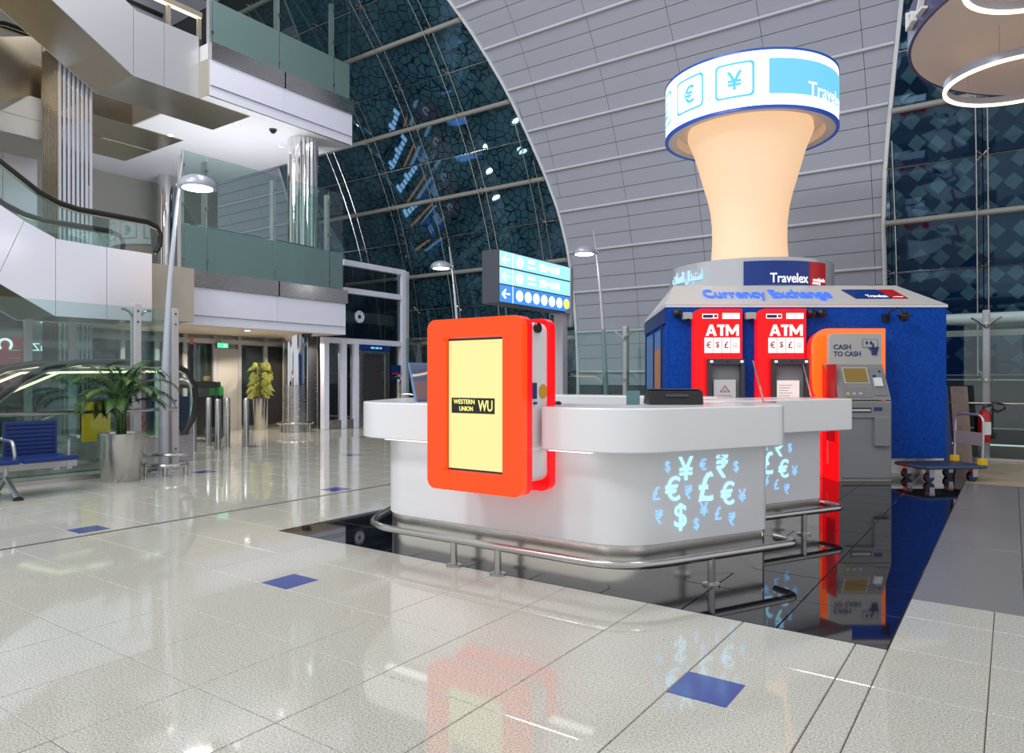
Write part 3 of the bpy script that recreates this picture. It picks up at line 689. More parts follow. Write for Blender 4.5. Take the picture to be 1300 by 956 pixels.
MB().prism(round_poly([(-.11, .95), (.11, .95), (.11, 1.18), (-.11, 1.18)], [0, 0, .09, .09]), -.12, .12, lambda a, b, z: (a, z, b)).build('hood', greenp, t, True)
for x in (-.09, .09): MB().box(x - .03, x + .03, -.1, .1, 0, .25).build('foot', darkgrey, t)
def frond(parent, az, el0, L, droop, nl, lw, m, base):
    # arching rachis with paired leaflets, one mesh per frond
    mb = MB(); pts = []; p = Vector(base); el = el0; ca, sa = math.cos(az), math.sin(az); n = 12
    for k in range(n + 1):
        pts.append(p.copy()); d = Vector((ca * math.cos(el), sa * math.cos(el), math.sin(el))); p = p + d * L / n; el -= droop / n * (0.4 + 1.2 * k / n)
    mb.tube(pts, .006, 5, radii=[.008 - .006 * k / n for k in range(n + 1)])
    side = Vector((-sa, ca, 0))
    for k in range(nl):
        f = .25 + .75 * k / (nl - 1); i = min(int(f * n), n - 1); q = pts[i].lerp(pts[i + 1], f * n - i) if f < 1 else pts[-1]
        t = (pts[i + 1] - pts[i]).normalized(); l = lw * (1 - .55 * abs(f - .5) * 1.3)
        for s in (-1, 1):
            d = (side * s * .75 + t * .7 + Vector((0, 0, .05))).normalized(); w = t.cross(d).cross(d).normalized() * .014
            tip = q + d * l + Vector((0, 0, -l * .35)); mid = q + d * l * .5
            mb.add([q, mid + w, tip, mid - w], [(0, 1, 2, 3)])
    mb.v = [(max(a, -.36), b, c) for a, b, c in mb.v]
    return mb.build('frond', m, parent)
t = thing('potted_palm', 'green palm in a round brushed steel planter beside the bench', 'potted plant', (-9.40, 4.57, 0))
MB().lathe([(.225, 0), (.23, .012), (.27, .61), (.262, .615), (.255, .56)], 48).build('planter', steel_h, t, True)
MB().lathe([(.255, .55), (.25, .575)], 32).build('soil', soilm, t)
for k in range(7):
    a = k * 2.4; MB().tube([(.05 * math.cos(a), .05 * math.sin(a), .57), (.05 * math.cos(a) + .03 * math.cos(a * 2), .05 * math.sin(a), .85), (.09 * math.cos(a), .09 * math.sin(a), 1.08)], .014, 7).build('stem', leafm, t, True)
for k in range(24):
    az = k * 2.39996; frond(t, az, R(82 - (k % 6) * 12), .62 + .10 * ((k * 5) % 4) / 3 - .1 * (k % 6 > 3), R(75 + (k % 5) * 14), 17, .20, leafm, (.05 * math.cos(az), .05 * math.sin(az), .95 + .05 * (k % 4)))
t = thing('potted_plant', 'yellow green leafy plant in a tall steel pot by the lobby', 'potted plant', (-15.85, 11.19, 0))
MB().lathe([(.135, 0), (.14, .01), (.185, .82), (.175, .825), (.17, .78)], 32).build('planter', steel_h, t, True)
MB().lathe([(.17, .77), (.165, .79)], 24).build('soil', soilm, t)
MB().tube([(0, 0, .78), (.02, .03, 1.1), (-.02, -.04, 1.6)], .018, 7).build('stem', stemm, t, True)
for k in range(130):
    a = k * 2.4 + random.uniform(-.3, .3); z = .88 + .82 * random.random() ** 1.1; r0 = .02 + .10 * random.random(); l = .24 + .10 * random.random(); tilt = -1.2 - 1.2 * random.random()
    d = Vector((math.cos(a), math.sin(a), tilt)).normalized(); s = Vector((-math.sin(a), math.cos(a), 0)) * .028
    b = Vector((r0 * math.cos(a), r0 * math.sin(a), z)); m_ = b + Vector((math.cos(a) * l * .5, math.sin(a) * l * .5, .06)); tip = m_ + d * l * .6
    MB().add([b, m_ + s, tip, m_ - s], [(0, 1, 2), (0, 2, 3)]).build('leaf', leafy, t)

# ================================================================== bench with blue seats
t = thing('bench', 'blue slatted airport bench on a grey beam by the glass screen', 'bench', (-9.05, 3.2, 0))
MB().box(-.09, -.01, -1.9, .70, .28, .37).build('beam', alu, t, bevel=.006)
for i, y in enumerate((-1.75, -1.15, -.57, .02)):
    s = MB().tube([(-.20, y + .005, .405), (.28, y + .005, .405), (.30, y + .005, .40)], .012, 6).build('seat', blue_p, t)
    for k in range(7): MB().box(-.20 + k * .07, -.137 + k * .07, y, y + .555, .40 + .006 * abs(k - 3), .418 + .006 * abs(k - 3)).build('seat_slat', blue_p, s, bevel=.004)
    MB().box(.285, .315, y, y + .555, .385, .43).build('seat_lip', blue_p, s, bevel=.008)
    b = MB().box(-.25, -.225, y, y + .03, .42, .82).build('backrest', blue_p, t); MB().box(-.27, -.245, y + .525, y + .555, .42, .82).build('back_edge', blue_p, b)
    MB().box(-.268, -.262, y + .02, y + .54, .43, .82).build('back_sheet', blue_p, b)
    for k in range(8): MB().box(-.262, -.240, y + .03, y + .525, .445 + k * .047, .483 + k * .047).build('back_slat', blue_p, b, bevel=.006)
    if i: 
        MB().tube(round_path([(-.20, y - .02, .62), (.08, y - .02, .62), (.14, y - .02, .45), (.12, y - .02, .40)], .07), .02, 8).build('armrest', alu, t, True)
for y in (-1.3, -.03):
    MB().tube([(-.02, y, .33), (-.02, y, .20), (-.30, y, .02)], .028, 8).build('leg', alu, t, True); MB().tube([(-.02, y, .22), (.30, y, .02)], .028, 8).build('leg', alu, t, True)
    for x in (-.31, .31): MB().lathe([(.05, 0), (.05, .02), (.03, .035)], 14, x, y).build('foot', dark, t, True)
for y in (.45, .58): MB().box(-.1, .0, y, y + .06, .25, .41).build('bracket', alu, t, bevel=.004)
MB().tube(round_path([(-.05, .62, .40), (-.05, .62, .64), (.2, .62, .64)], .08), .02, 8).build('armrest', alu, t, True)

# ================================================================== street style lamps
def lamp(x, y, rz, label):
    t = thing('floor_lamp_post', label, 'lamp post', (x, y, 0), rz)
    P = [(0, 0, 0), (.01, 0, .8), (.045, 0, 1.8), (.11, 0, 2.9), (.20, 0, 3.85), (.29, 0, 4.5)]
    Q = round_path(P, .4, 4); zs = [q[2] for q in Q]
    MB().tube(Q, .06, 14, radii=[.068 - .058 * (z / 4.5) ** 1.2 for z in zs]).build('pole', polem, t, True)
    MB().lathe([(.16, 0), (.16, .015), (.07, .02)], 24).build('base_plate', polem, t)
    h = MB().lathe([(.255, 3.98), (.262, 4.0), (.25, 4.05), (.20, 4.11), (.12, 4.15), (.004, 4.165)], 36, .48, 0).build('lamp_head', lampgrey, t, True)
    MB().lathe([(.20, 3.975), (.20, 3.985)], 32, .48, 0).build('lamp_lens', lamp_on, h)
    MB().lathe([(.255, 3.985), (.20, 3.98)], 36, .48, 0, cap=False).build('lamp_rim', lampgrey, h)
    MB().tube([(.19, 0, 4.02), (.26, 0, 4.04)], .03, 8).build('bracket', polem, t, True)
    l = bpy.data.lights.new('lamp_post_light', 'SPOT'); l.energy = 60; l.spot_size = R(130); l.shadow_soft_size = .18; l.color = (1, .98, .95)
    o = bpy.data.objects.new('lamp_post_light', l); COL.objects.link(o); o.parent = t; o.location = (.48, 0, 3.95)
lamp(-9.72, 5.30, TH, 'grey curved lamp post with dome head beside the potted palm')
lamp(-10.86, 13.26, TH + math.pi, 'grey curved lamp post with dome head left of the blue wayfinding sign')
lamp(-7.08, 13.55, TH + math.pi, 'grey curved lamp post with dome head between blue sign and kiosk')
t = thing('bumper_rail', 'low curved steel bumper rail round the lamp post foot', 'bumper rail', (-9.50, 5.25, 0), TH)
MB().tube([(.30 * math.sin(a), -.26 * math.cos(a), .14) for a in [R(-80 + 160 * k / 20) for k in range(21)]], .028, 8).build('tube', steel_h, t, True)
MB().tube([(.30 * math.sin(a), -.05 - .16 * math.cos(a), .28) for a in [R(-80 + 160 * k / 20) for k in range(21)]], .02, 8).build('upper_tube', steel_h, t, True)
for a in (-50, 15, 70): MB().cyl((.30 * math.sin(R(a)), -.26 * math.cos(R(a)), 0), (.30 * math.sin(R(a)), -.26 * math.cos(R(a)), .13), .03).build('leg', steel_h, t, True)

# ================================================================== blue wayfinding sign
t = thing('wayfinding_sign', 'lit blue wayfinding sign with arrows on a pale post', 'sign', (-6.3, 10.33, 0))
MB().box(-.09, .09, -.04, .12, 0, 2.42).build('post', postlilac, t, bevel=.006)
MB().box(-.16, .16, .10, .20, 2.2, 3.22).build('end_cap', alu, t, bevel=.008)
MB().box(-.16, .16, -.04, .10, 2.42, 2.5).build('bracket', alu, t)
MB().box(-.16, .15, -1.95, .10, 2.43, 3.22).build('case', darkgrey, t, bevel=.006)
for i, (z0, z1, m) in enumerate([(2.98, 3.20, signcyan), (2.72, 2.955, signcyan), (2.45, 2.70, signblue)]):
    f = MB().box(.15, .156, -1.93, .09, z0, z1).build('lit_face', m, t); zc = (z0 + z1) / 2
    text('arrow', '←', signwhite, f, (.157, -1.78, zc), (0, 1, 0), (0, 0, 1), h=.15, w=.20, thick=.003, bold=.02)
    MB().box(.157, .159, -1.605, -1.595, z0, z1).build('divider', signwhite, f)
    for k in range(7 if i == 2 else 1):
        c = MB().prism([(.092 * math.cos(a * math.pi / 12), .085 * math.sin(a * math.pi / 12)) for a in range(24)], .157, .160, lambda a, b, z: (z, a, b)).build('pictogram_disc', signyel if (i == 2 and k == 6) else signwhite, f)
        c.location = (0, -1.42 + k * .232, zc)
    if i < 2:
        for k, (ya, yb, hh) in enumerate([(-.86, -.66, .055), (-.62, -.56, .03), (-.52, -.44, .055), (-.40, -.26, .055)]): MB().box(.157, .159, ya, yb, zc - hh, zc + hh).build('faint_word', signwhite, f)
        MB().box(.157, .159, -1.19, -1.0, zc + .02, zc + .07).build('faint_word', signwhite, f)
        MB().box(.157, .159, -1.19, -.97, zc - .06, zc - .03).build('gate_word_line', signwhite, f)

ws = clone(t); ws.location = (-20.2, 6.75, 0); ws.rotation_euler = (0, 0, R(90))
tag(ws, 'second lit blue wayfinding sign standing near the shop front below the escalators', 'sign')
brightsign = {'sign_cyan_light': mat('bright_cyan_light', (.1, .2, .3), .2, emit=(.30, .70, 1), es=6), 'sign_blue_light': mat('bright_blue_light', (.05, .1, .3), .2, emit=(.06, .30, 1), es=5)}
for o in ws.children:
    nm = o.data.materials[0].name
    if nm in brightsign: o.material_slots[0].link = 'OBJECT'; o.material_slots[0].material = brightsign[nm]
litbar = mat('bright_shop_lettering', (.3, .4, .5), .3, emit=(.5, .75, 1), es=6)
litedge = mat('bright_orange_edge', (.4, .15, .05), .3, emit=(1, .35, .08), es=3)
t = thing('shop_fascia', 'dark shop fascia with white lit bars and orange edge on the left wall', 'shop sign', (-21.39, 9.6, 3.0))
MB().box(0, .25, -1.3, 1.3, 0, 1.1).build('board', darkgrey, t); MB().box(.25, .27, -1.25, 1.25, .08, .16).build('orange_edge', litedge, t)
for k in range(9): MB().box(.25, .27, -1.1 + k * .25, -.93 + k * .25, .55, .55 + .22 + .12 * (k % 3 == 0)).build('lit_bar', litbar, t)

# ================================================================== glass screen along the vault foot
def long_screen(name, label, xs, y, m=glass):
    t = thing(name, label, 'glass screen', (xs[0], y, 0)); X0 = xs[0]
    for a, b in zip(xs, xs[1:]): MB().box(a - X0 + .04, b - X0 - .04, -.006, .006, .03, 2.38).build('pane', m, t)
    for x in xs[1:-1]:
        p = MB().box(x - X0 - .05, x - X0 + .05, .02, .14, 0, 2.42).build('post', postlilac, t, bevel=.006)
        for z in (.4, 1.3, 2.2): MB().cyl((x - X0, -.03, z), (x - X0, .02, z), .025, 8).build('clamp', steel_h, p, True)
        for s in (-1, 1): MB().tube([(x - X0, 0, 2.14), (x - X0 + s * .1, -.02, 2.24), (x - X0 + s * .2, -.03, 2.30)], .018, 8).build('clamp_arm', steel_h, p, True)
    MB().tube([(0, -.08, .92), (xs[-1] - X0, -.08, .92)], .022, 8).build('handrail', steel_h, t, True)
    MB().box(0, xs[-1] - X0, -.03, .03, 0, .05).build('base_channel', steel, t)
    return t
long_screen('glass_screen', 'glass screen with steel posts between blue sign and kiosk', [-12.9, -10.2, -8.4, -6.62, -5.0], 13.45)
t = long_screen('glass_screen', 'glass screen with grey post beside the fire extinguisher', [-1.15, -.34, 1.4, 3.2], 13.66)
MB().tube([(-.2, .5, 2.32), (5, .5, 2.32)], .09, 14).build('white_pipe', trimw, t, True)
MB().box(0, 5, .35, .42, 2.02, 2.12).build('transom', stonew, t)
for z in (1.29, .89, .5): MB().tube([(.2, .3, z), (5, .3, z)], .02, 8).build('cross_rail', steel_h, t, True)
MB().box(1.35, 1.42, .28, .34, 0, 2.1).build('inner_mullion', stonew, t)

# ================================================================== COUNTERS
DR = Vector((math.cos(R(63)), math.sin(R(63)))); DL = Vector((-DR.x, DR.y))
def wing(off, inn, s_end, e):
    """plan outline of the front counter: front edge + two splayed wings; off outward, inn inward"""
    B, C = Vector((-4.0, 3.93)), Vector((-1.93, 3.93)); nr = Vector((DR.y, -DR.x)); nl = Vector((-DR.y, -DR.x))
    def corner(p, n, o):       # intersection of y = 3.93 - o with the wing line offset o
        q = p + n * o; yy = 3.93 - o; d = DR if n.x > 0 else DL; k = (yy - q.y) / d.y
        return q + d * k
    Co, Ci, Bo, Bi = corner(C, nr, off), corner(C, nr, -inn), corner(B, nl, off), corner(B, nl, -inn)
    D = C + DR * s_end; A = B + DL * s_end
    return [tuple(A + nl * off + DL * e), tuple(Bo), tuple(Co), tuple(D + nr * off + DR * e), tuple(D - nr * inn + DR * e), tuple(Ci), tuple(Bi), tuple(A - nl * inn + DL * e)]
def sub(P, o): return [(a - o[0], b - o[1]) for a, b in P]
SYM = [('$', .332, .749, .075, 0), ('¥', .482, .731, .15, 1), ('€', .627, .748, .075, 0), ('₹', .793, .726, .15, 1), ('$', .918, .716, .08, 0),
       ('£', .242, .587, .085, 0), ('€', .373, .608, .155, 1), ('₹', .504, .575, .085, 0), ('£', .652, .602, .19, 1), ('€', .841, .545, .155, 1), ('¥', .974, .519, .085, 0),
       ('₹', .265, .437, .085, 0), ('$', .437, .422, .175, 1), ('¥', .634, .456, .085, 0), ('£', .757, .417, .085, 0), ('₹', .881, .367, .085, 0), ('$', .569, .364, .08, 0)]
def symbols(par, O):
    n = Vector((DR.y, -DR.x, 0))
    for ch, s, z, h, big in SYM:
        p = Vector((O[0] + DR.x * s, O[1] + DR.y * s, z)) + n * .001
        text('currency_symbol', ch, glowsym if big else glowsym2, par, p, (DR.x, DR.y, 0), (0, 0, 1), h=h, thick=.004, bold=.008 if big else .004)
O = (-2.95, 4.3)
cf = thing('service_counter', 'white currency counter with splayed wings and orange framed screen', 'counter', (*O, 0))
MB().prism(sub(round_poly(wing(-.015, .36, 1.26, 0), [.05, .38, .38, .10, .05, .05, .05, .05]), O), 0, .265).build('steel_plinth', plinthm, cf, True)
base = MB().prism(sub(round_poly(wing(0, .38, 1.27, 0), [.05, .40, .40, .12, .05, .05, .05, .05]), O), .27, .858).build('white_base', solid, cf, True)
tp = round_poly(wing(.19, .44, 1.27, -.01), [.2, .45, .45, .16, .08, .05, .05, .08])
yf = min(p[1] for p in tp); ins = [i for i in range(len(tp)) if abs(tp[i][1] - yf) < 1e-4 and tp[i][0] < -3.2][-1]
tp[ins + 1:ins + 1] = [(-3.205, yf), (-3.205, 3.93), (-2.415, 3.93), (-2.415, yf)]
MB().prism(sub(tp, O), .862, 1.13).build('counter_top', solid, cf, True, bevel=.008)
led = MB()
for a, b in ((-3.85, -3.22), (-2.40, -2.1)): led.box(a - O[0], b - O[0], 3.80 - O[1], 3.86 - O[1], .850, .8605)
led.build('led_strip', mat('cool_led', (1, 1, 1), .3, emit=(.95, .97, 1), es=1.6), cf)
symbols(base, (-1.93 - O[0], 3.93 - O[1]))
# second counter behind it
p2 = Vector((-1.95, 5.53)); nr = Vector((DR.y, -DR.x))
def bar(s0, s1, off, inn): return [tuple(p2 + DR * s0 + nr * off), tuple(p2 + DR * s1 + nr * off), tuple(p2 + DR * s1 - nr * inn), tuple(p2 + DR * s0 - nr * inn)]
O2 = tuple(p2)
c2 = thing('service_counter', 'smaller white counter with glowing currency symbols beside the cash machine', 'counter', (*O2, 0))
MB().prism(sub(round_poly(bar(0, 1.29, -.01, .45), .04), O2), 0, .255).build('steel_plinth', plinthm, c2, True)
b2 = MB().prism(sub(round_poly(bar(0, 1.28, 0, .45), .04), O2), .26, .86).build('white_base', solid, c2, True)
MB().prism(sub(round_poly(bar(-.1, 1.46, .19, .52), [.1, .05, .05, .05]), O2), .864, 1.135).build('counter_top', solid, c2, True, bevel=.008)
symbols(b2, (-.04 * DR.x, -.04 * DR.y))
c3 = thing('back_counter', 'low white back desk inside the counter ring before the kiosk', 'counter', (-3.6, 6.75, 0))
MB().box(-.9, 1.25, -.05, .35, 0, 1.0).build('desk_body', solid, c3); MB().box(-.95, 1.3, -.1, .40, 1.0, 1.13).build('desk_top', solid, c3, bevel=.01)
# bumper rails on the floor
def bumper(name, label, path, posts, z=.185):
    o = path[0]; t = thing(name, label, 'bumper rail', (o[0], o[1], 0))
    MB().tube([(a - o[0], b - o[1], z) for a, b in path], .027, 12).build('tube', steel_h, t, True)
    for x, y in posts:
        p = MB().cyl((x - o[0], y - o[1], .012), (x - o[0], y - o[1], z), .024, 14).build('post', steel_h, t, True)
        MB().lathe([(.055, 0), (.055, .012), (.026, .016)], 18, x - o[0], y - o[1]).build('flange', steel_h, p, True)
B_, C_ = Vector((-4.0, 3.93)), Vector((-1.93, 3.93)); nl = Vector((-DR.y, -DR.x))
w = [Vector(p) for p in wing(.125, 0, 1.27, 0)]
path = round_path([tuple(w[0]), tuple(w[1]), tuple(w[2]), tuple(w[3] + DR * .10), tuple(w[3] + DR * .10 - nr * .2)], .32, 8)
bumper('bumper_rail', 'low steel bumper rail round the foot of the front counter', path, [(-3.18, 3.805), (-2.80, 3.805), tuple(C_ + DR * .58 + nr * .125), tuple(B_ + DL * .7 + nl * .125)])
w2 = [p2 + nr * .125, p2 + DR * 1.42 + nr * .125, p2 + DR * 1.42 - nr * .12]
bumper('bumper_rail', 'low steel bumper rail round the foot of the second counter', round_path([tuple(q) for q in w2], .12, 8), [tuple(p2 + DR * .9 + nr * .125), tuple(p2 + DR * .25 + nr * .125)])

# ---------------- orange framed screen on the counter front
t = thing('advertising_display', 'orange framed yellow advertising screen fixed to the front counter', 'display', (-2.81, 3.58, .58))
FW, FH = .385, 1.115
outer = round_poly([(-FW, 0), (FW, 0), (FW, FH), (-FW, FH)], .065, 8); inner = [(-.245, .12), (.235, .12), (.235, .995), (-.245, .995)]
def ring(out, inn, y0, y1, bev=0):
    n = len(out); # bridge: frame built as four quads groups via bmesh fill
    bm = bmesh.new(); vo = [bm.verts.new((a, y0, b)) for a, b in out]; vi = [bm.verts.new((a, y0, b)) for a, b in inn]
    ed = [bm.edges.new((vo[i], vo[(i + 1) % n])) for i in range(n)] + [bm.edges.new((vi[i], vi[(i + 1) % len(vi)])) for i in range(len(vi))]
    bmesh.ops.triangle_fill(bm, use_beauty=True, edges=ed)
    r = bmesh.ops.extrude_face_region(bm, geom=list(bm.faces)); bmesh.ops.translate(bm, verts=[v for v in r['geom'] if isinstance(v, bmesh.types.BMVert)], vec=(0, y1 - y0, 0))
    bmesh.ops.recalc_face_normals(bm, faces=bm.faces); me = bpy.data.meshes.new('frame'); bm.to_mesh(me); bm.free(); return me
me = ring(outer, inner, -.035, .02); me.materials.append(orange); put('front_frame', me, t, bevel=.008)
me = ring(outer, inner, .024, .075); me.materials.append(redlit); put('back_layer', me, t)
MB().prism(round_poly([(-FW + .02, .07), (FW - .02, .07), (FW - .02, FH - .03), (-FW + .02, FH - .03)], .06), .03, .275, lambda a, b, z: (a, z, b)).build('housing', solid, t, True)
MB().prism([(-.238, .128), (.228, .128), (.228, .987), (-.238, .987)], .012, .028, lambda a, b, z: (a, z, b)).build('screen_bezel', dark, t)
sc = MB().box(-.232, .226, .008, .012, .140, .975).build('screen', screen_y, t)
MB().box(-.205, .145, .004, .008, .502, .602).build('logo_plate', blackink, sc)
text('logo_text', 'WESTERN', yellowink, sc, (-.100, .0035, .577), (1, 0, 0), (0, 0, 1), w=.175, h=.030, thick=.002, bold=.012)
text('logo_text', 'UNION', yellowink, sc, (-.082, .0035, .532), (1, 0, 0), (0, 0, 1), w=.112, h=.030, thick=.002, bold=.012)
text('logo_mark', 'WU', yellowink, sc, (.074, .0035, .553), (1, 0, 0), (0, 0, 1), w=.115, h=.070, thick=.002, bold=.012)
me = ring(outer, inner, .275, .345); me.materials.append(redlit); put('rear_frame', me, t, bevel=.008)
MB().cyl((FW - .02, .15, 1.045), (FW + .002, .15, 1.045), .032, 18).build('speaker_hole', dark, t)
MB().box(FW - .021, FW - .014, .07, .15, .60, .70).build('blue_notice', blue_p, t); MB().box(FW - .021, FW - .013, .115, .15, .565, .58).build('small_notice', navy, t)
MB().cyl((FW - .021, .225, .645), (FW - .014, .225, .645), .045, 24).build('yellow_sticker', mat('amber_sticker', (.62, .32, .02), .5), t)

# ---------------- things on the counters
t = thing('card_terminal', 'black counter terminal lying on the front counter top', 'terminal', (-1.90, 4.62, 1.13), R(38))
MB().hexa([(-.185, -.08, 0), (.185, -.08, 0), (.185, .12, 0), (-.185, .12, 0), (-.185, -.06, .095), (.185, -.06, .095), (.185, .07, .105), (-.185, .07, .105)]).build('case', dark, t, bevel=.008)
MB().box(-.08, .08, -.083, -.070, .055, .072).build('slot', darkgrey, t); MB().box(-.18, .18, -.045, .06, .102, .108).build('top_plate', darkgrey, t)
tag(MB().box(-.045, .045, -.006, .006, 0, .095).build('leaflet_box', mat('green_blue_leaflet', (.10, .20, .22), .4), loc=(-2.10, 4.40, 1.13)), 'small green and blue leaflet stand beside the black terminal', 'leaflet').rotation_euler = (0, 0, R(38))
t = thing('leaflet_holder', 'clear leaflet holder on the counter behind the orange frame', 'leaflet holder', (-3.66, 4.07, 1.13), R(78))
MB().hexa([(-.11, -.01, 0), (.11, -.01, 0), (.11, .02, 0), (-.11, .02, 0), (-.11, .09, .30), (.11, .09, .30), (.11, .11, .30), (-.11, .11, .30)]).build('leaflet', poster_b, t)
MB().hexa([(-.11, -.014, .02), (.11, -.014, .02), (.11, -.010, .02), (-.11, -.010, .02), (-.11, .038, .16), (.11, .038, .16), (.11, .042, .16), (-.11, .042, .16)]).build('printed_band', mat('pinkish_print', (.45, .30, .30), .4), t)
MB().hexa([(-.12, -.03, 0), (.12, -.03, 0), (.12, -.024, 0), (-.12, -.024, 0), (-.12, .07, .30), (.12, .07, .30), (.12, .076, .30), (-.12, .076, .30)]).build('clear_front', acry, t)
for (x, y), l in (((-1.43, 5.20), 'leaning clear sign holder on the end of the front counter'), ((-1.46, 6.82), 'leaning clear sign holder on the second counter beside the cash machine')):
    t = thing('sign_holder', l, 'sign holder', (x, y, 1.1365), R(14))
    MB().hexa([(-.03, -.10, 0), (-.024, -.10, 0), (-.024, .12, 0), (-.03, .12, 0), (-.10, -.10, .30), (-.094, -.10, .30), (-.094, .12, .30), (-.10, .12, .30)]).build('acrylic_sheet', shield_red, t)
    MB().box(-.035, .06, -.10, .12, 0, .006).build('foot', acry, t)
tag(MB().lathe([(.03, 0), (.032, .012), (.02, .022), (.004, .024)], 18).build('call_button', dark, loc=(-2.55, 4.15, 1.13)), 'tiny black button on the front counter top', 'button')

# ================================================================== KIOSK
KO = (-3.906, 9.238, 0); KR = TH
def K(x, y, z=0):
    return (KO[0] + x * ct - y * st, KO[1] + x * st + y * ct, z)
kx, kz = (1, 0, 0), (0, 0, 1)
foot = [(0, 0), (3.87, 0), (4.3, 1.3), (3.6, 3.3), (.6, 3.3), (.21, 2.6)]
kb = thing('kiosk_booth', 'blue currency kiosk booth with sloping white roof edge', 'kiosk', KO, KR)
def inset(P, d):
    c = Vector((sum(p[0] for p in P) / len(P), sum(p[1] for p in P) / len(P))); return [tuple(Vector(p) + (c - Vector(p)).normalized() * d) for p in P]
MB().prism(inset(foot, .03), 0, .21).build('steel_skirting', steel, kb)
MB().prism(foot, .215, 2.30).build('blue_walls', blue, kb)
MB().prism(inset(foot, -.02), 2.30, 2.335).build('roof_edge', solid, kb)
top = [(.24, .6), (3.5, .6), (3.75, 1.3), (3.3, 3.0), (.8, 3.0), (.5, 2.4)]
e2 = inset(foot, -.02); e2[0] = (-.02, -.02); e2[1] = (3.885, -.02); n = 6
MB().add([(a, b, 2.335) for a, b in e2] + [(a, b, 2.68) for a, b in top], [list(range(6))[::-1], list(range(6, 12))] + [(i, (i + 1) % n, n + (i + 1) % n, n + i) for i in range(n)]).build('roof', mat('warm_grey_roof', (.60, .58, .56), .35), kb)
# left side window with poster
ld = Vector((.21, 2.6, 0)).normalized(); ln = Vector((-ld.y, ld.x, 0))
def lface(a, b, z0, z1, o0, o1):
    P = lambda s, z, o: Vector((0, 0, z)) + ld * s + ln * o
    return MB().hexa([P(a, z0, o0), P(b, z0, o0), P(b, z0, o1), P(a, z0, o1), P(a, z1, o0), P(b, z1, o0), P(b, z1, o1), P(a, z1, o1)])
lface(.02, 2.58, 2.08, 2.28, .001, .03).build('window_head', blue_p, kb)
wf = lface(.30, 2.35, .95, 2.02, .001, .02).build('side_window', poster_b, kb)
lface(.30, 1.15, 1.0, 1.75, .021, .026).build('poster', poster_o, wf)
for s in (.28, 1.2, 2.33): lface(s, s + .06, .95, 2.06, .02, .04).build('window_bar', blue_p, wf)
# drum sign on the booth roof
DX, DY = 0., 0.
KS = 1.0354
ds = thing('sign_drum', 'round silver sign drum with navy and red plates on the kiosk roof', 'sign', K(1.78, 1.90, 2.685), KR); ds.scale = (KS, KS, KS)
ZS = (2.685 + .046) / KS      # drum heights below are measured before scaling
MB().lathe([(1.24, ZS - ZS), (1.24, 3.04 - ZS), (1.22, 3.05 - ZS)], 64, DX, DY).build('drum_band', mat('silver_white_band', (.55, .56, .58), .18, .3), ds, True)
def bent(R0, a0, z0): return lambda x, y, z: (DX + (R0 + z) * math.sin(a0 + x / R0), DY - (R0 + z) * math.cos(a0 + x / R0), z0 + y)
s1 = MB().arc(DX, DY, 1.242, 1.256, R(-22), R(21.6), 2.645 - ZS, 2.99 - ZS).build('navy_plate', navy, ds)
text('brand_text', 'Travelex', lit_white, s1, (0, 0, 0), kx, kz, w=.58, h=.135, thick=.008, bold=.01, fn=bent(1.262, R(7.6), 2.745 - ZS))
s2 = MB().arc(DX, DY, 1.242, 1.256, R(22.5), R(38.5), 2.645 - ZS, 2.99 - ZS).build('red_plate', redsign, ds)
text('brand_text', 'worldwide', lit_white, s2, (0, 0, 0), kx, kz, w=.27, h=.055, thick=.006, fn=bent(1.262, R(31), 2.735 - ZS))
text('brand_text', 'money', lit_white, s2, (0, 0, 0), kx, kz, w=.17, h=.05, thick=.006, fn=bent(1.262, R(28.5), 2.675 - ZS))
ar = '\uFE8D\uFEB3\uFE98\uFE92\uFEAA\uFE8D\uFEDD \uFE8D\uFEDF\uFECC\uFEE4\uFEFC\uFE95'[::-1]
text('arabic_lettering', ar, neonw, ds, (0, 0, 0), kx, kz, w=.72, h=.21, thick=.02, fn=bent(1.262, R(-66), 2.84 - ZS))
# lettering lying on the roof slope
sl = Vector((0, .62, .345)).normalized()
text('neon_lettering', 'Currency Exchange', neon, kb, (1.48, .25, 2.494), kx, sl, w=1.80, h=.36, thick=.02, bold=.006)
pl = MB().add([Vector((2.83 - .10, .36, 2.335 + .36 * .5565)) , Vector((3.10, .36, 2.335 + .36 * .5565)), Vector((3.22, .10, 2.335 + .10 * .5565)), Vector((2.78, .10, 2.335 + .10 * .5565))], [(0, 1, 2, 3)])
def slope_plate(pts, th=.012):
    nn = Vector((0, -.345, .62)).normalized(); lo = [Vector((x, y, 2.347 + y * .5565)) for x, y in pts]
    m = len(lo); return MB().add([p for p in lo] + [p + nn * th for p in lo], [list(range(m)), list(range(m, 2 * m))[::-1]] + [(i, (i + 1) % m, m + (i + 1) % m, m + i) for i in range(m)])
q1 = slope_plate([(2.62, .44), (3.13, .44), (3.21, .16), (2.70, .16)]).build('navy_plate', navy, kb)
q2 = slope_plate([(3.15, .44), (3.36, .44), (3.43, .16), (3.23, .16)]).build('red_plate', redsign, kb)
text('brand_text', 'Travelex', lit_white, q1, (3.02, .22, 2.347 + .22 * .5565 + .012), kx, sl, w=.30, h=.09, thick=.004, bold=.02)
text('brand_text', 'worldwide', lit_white, q2, (3.31, .2, 2.347 + .2 * .5565 + .012), kx, sl, w=.14, h=.03, thick=.004)

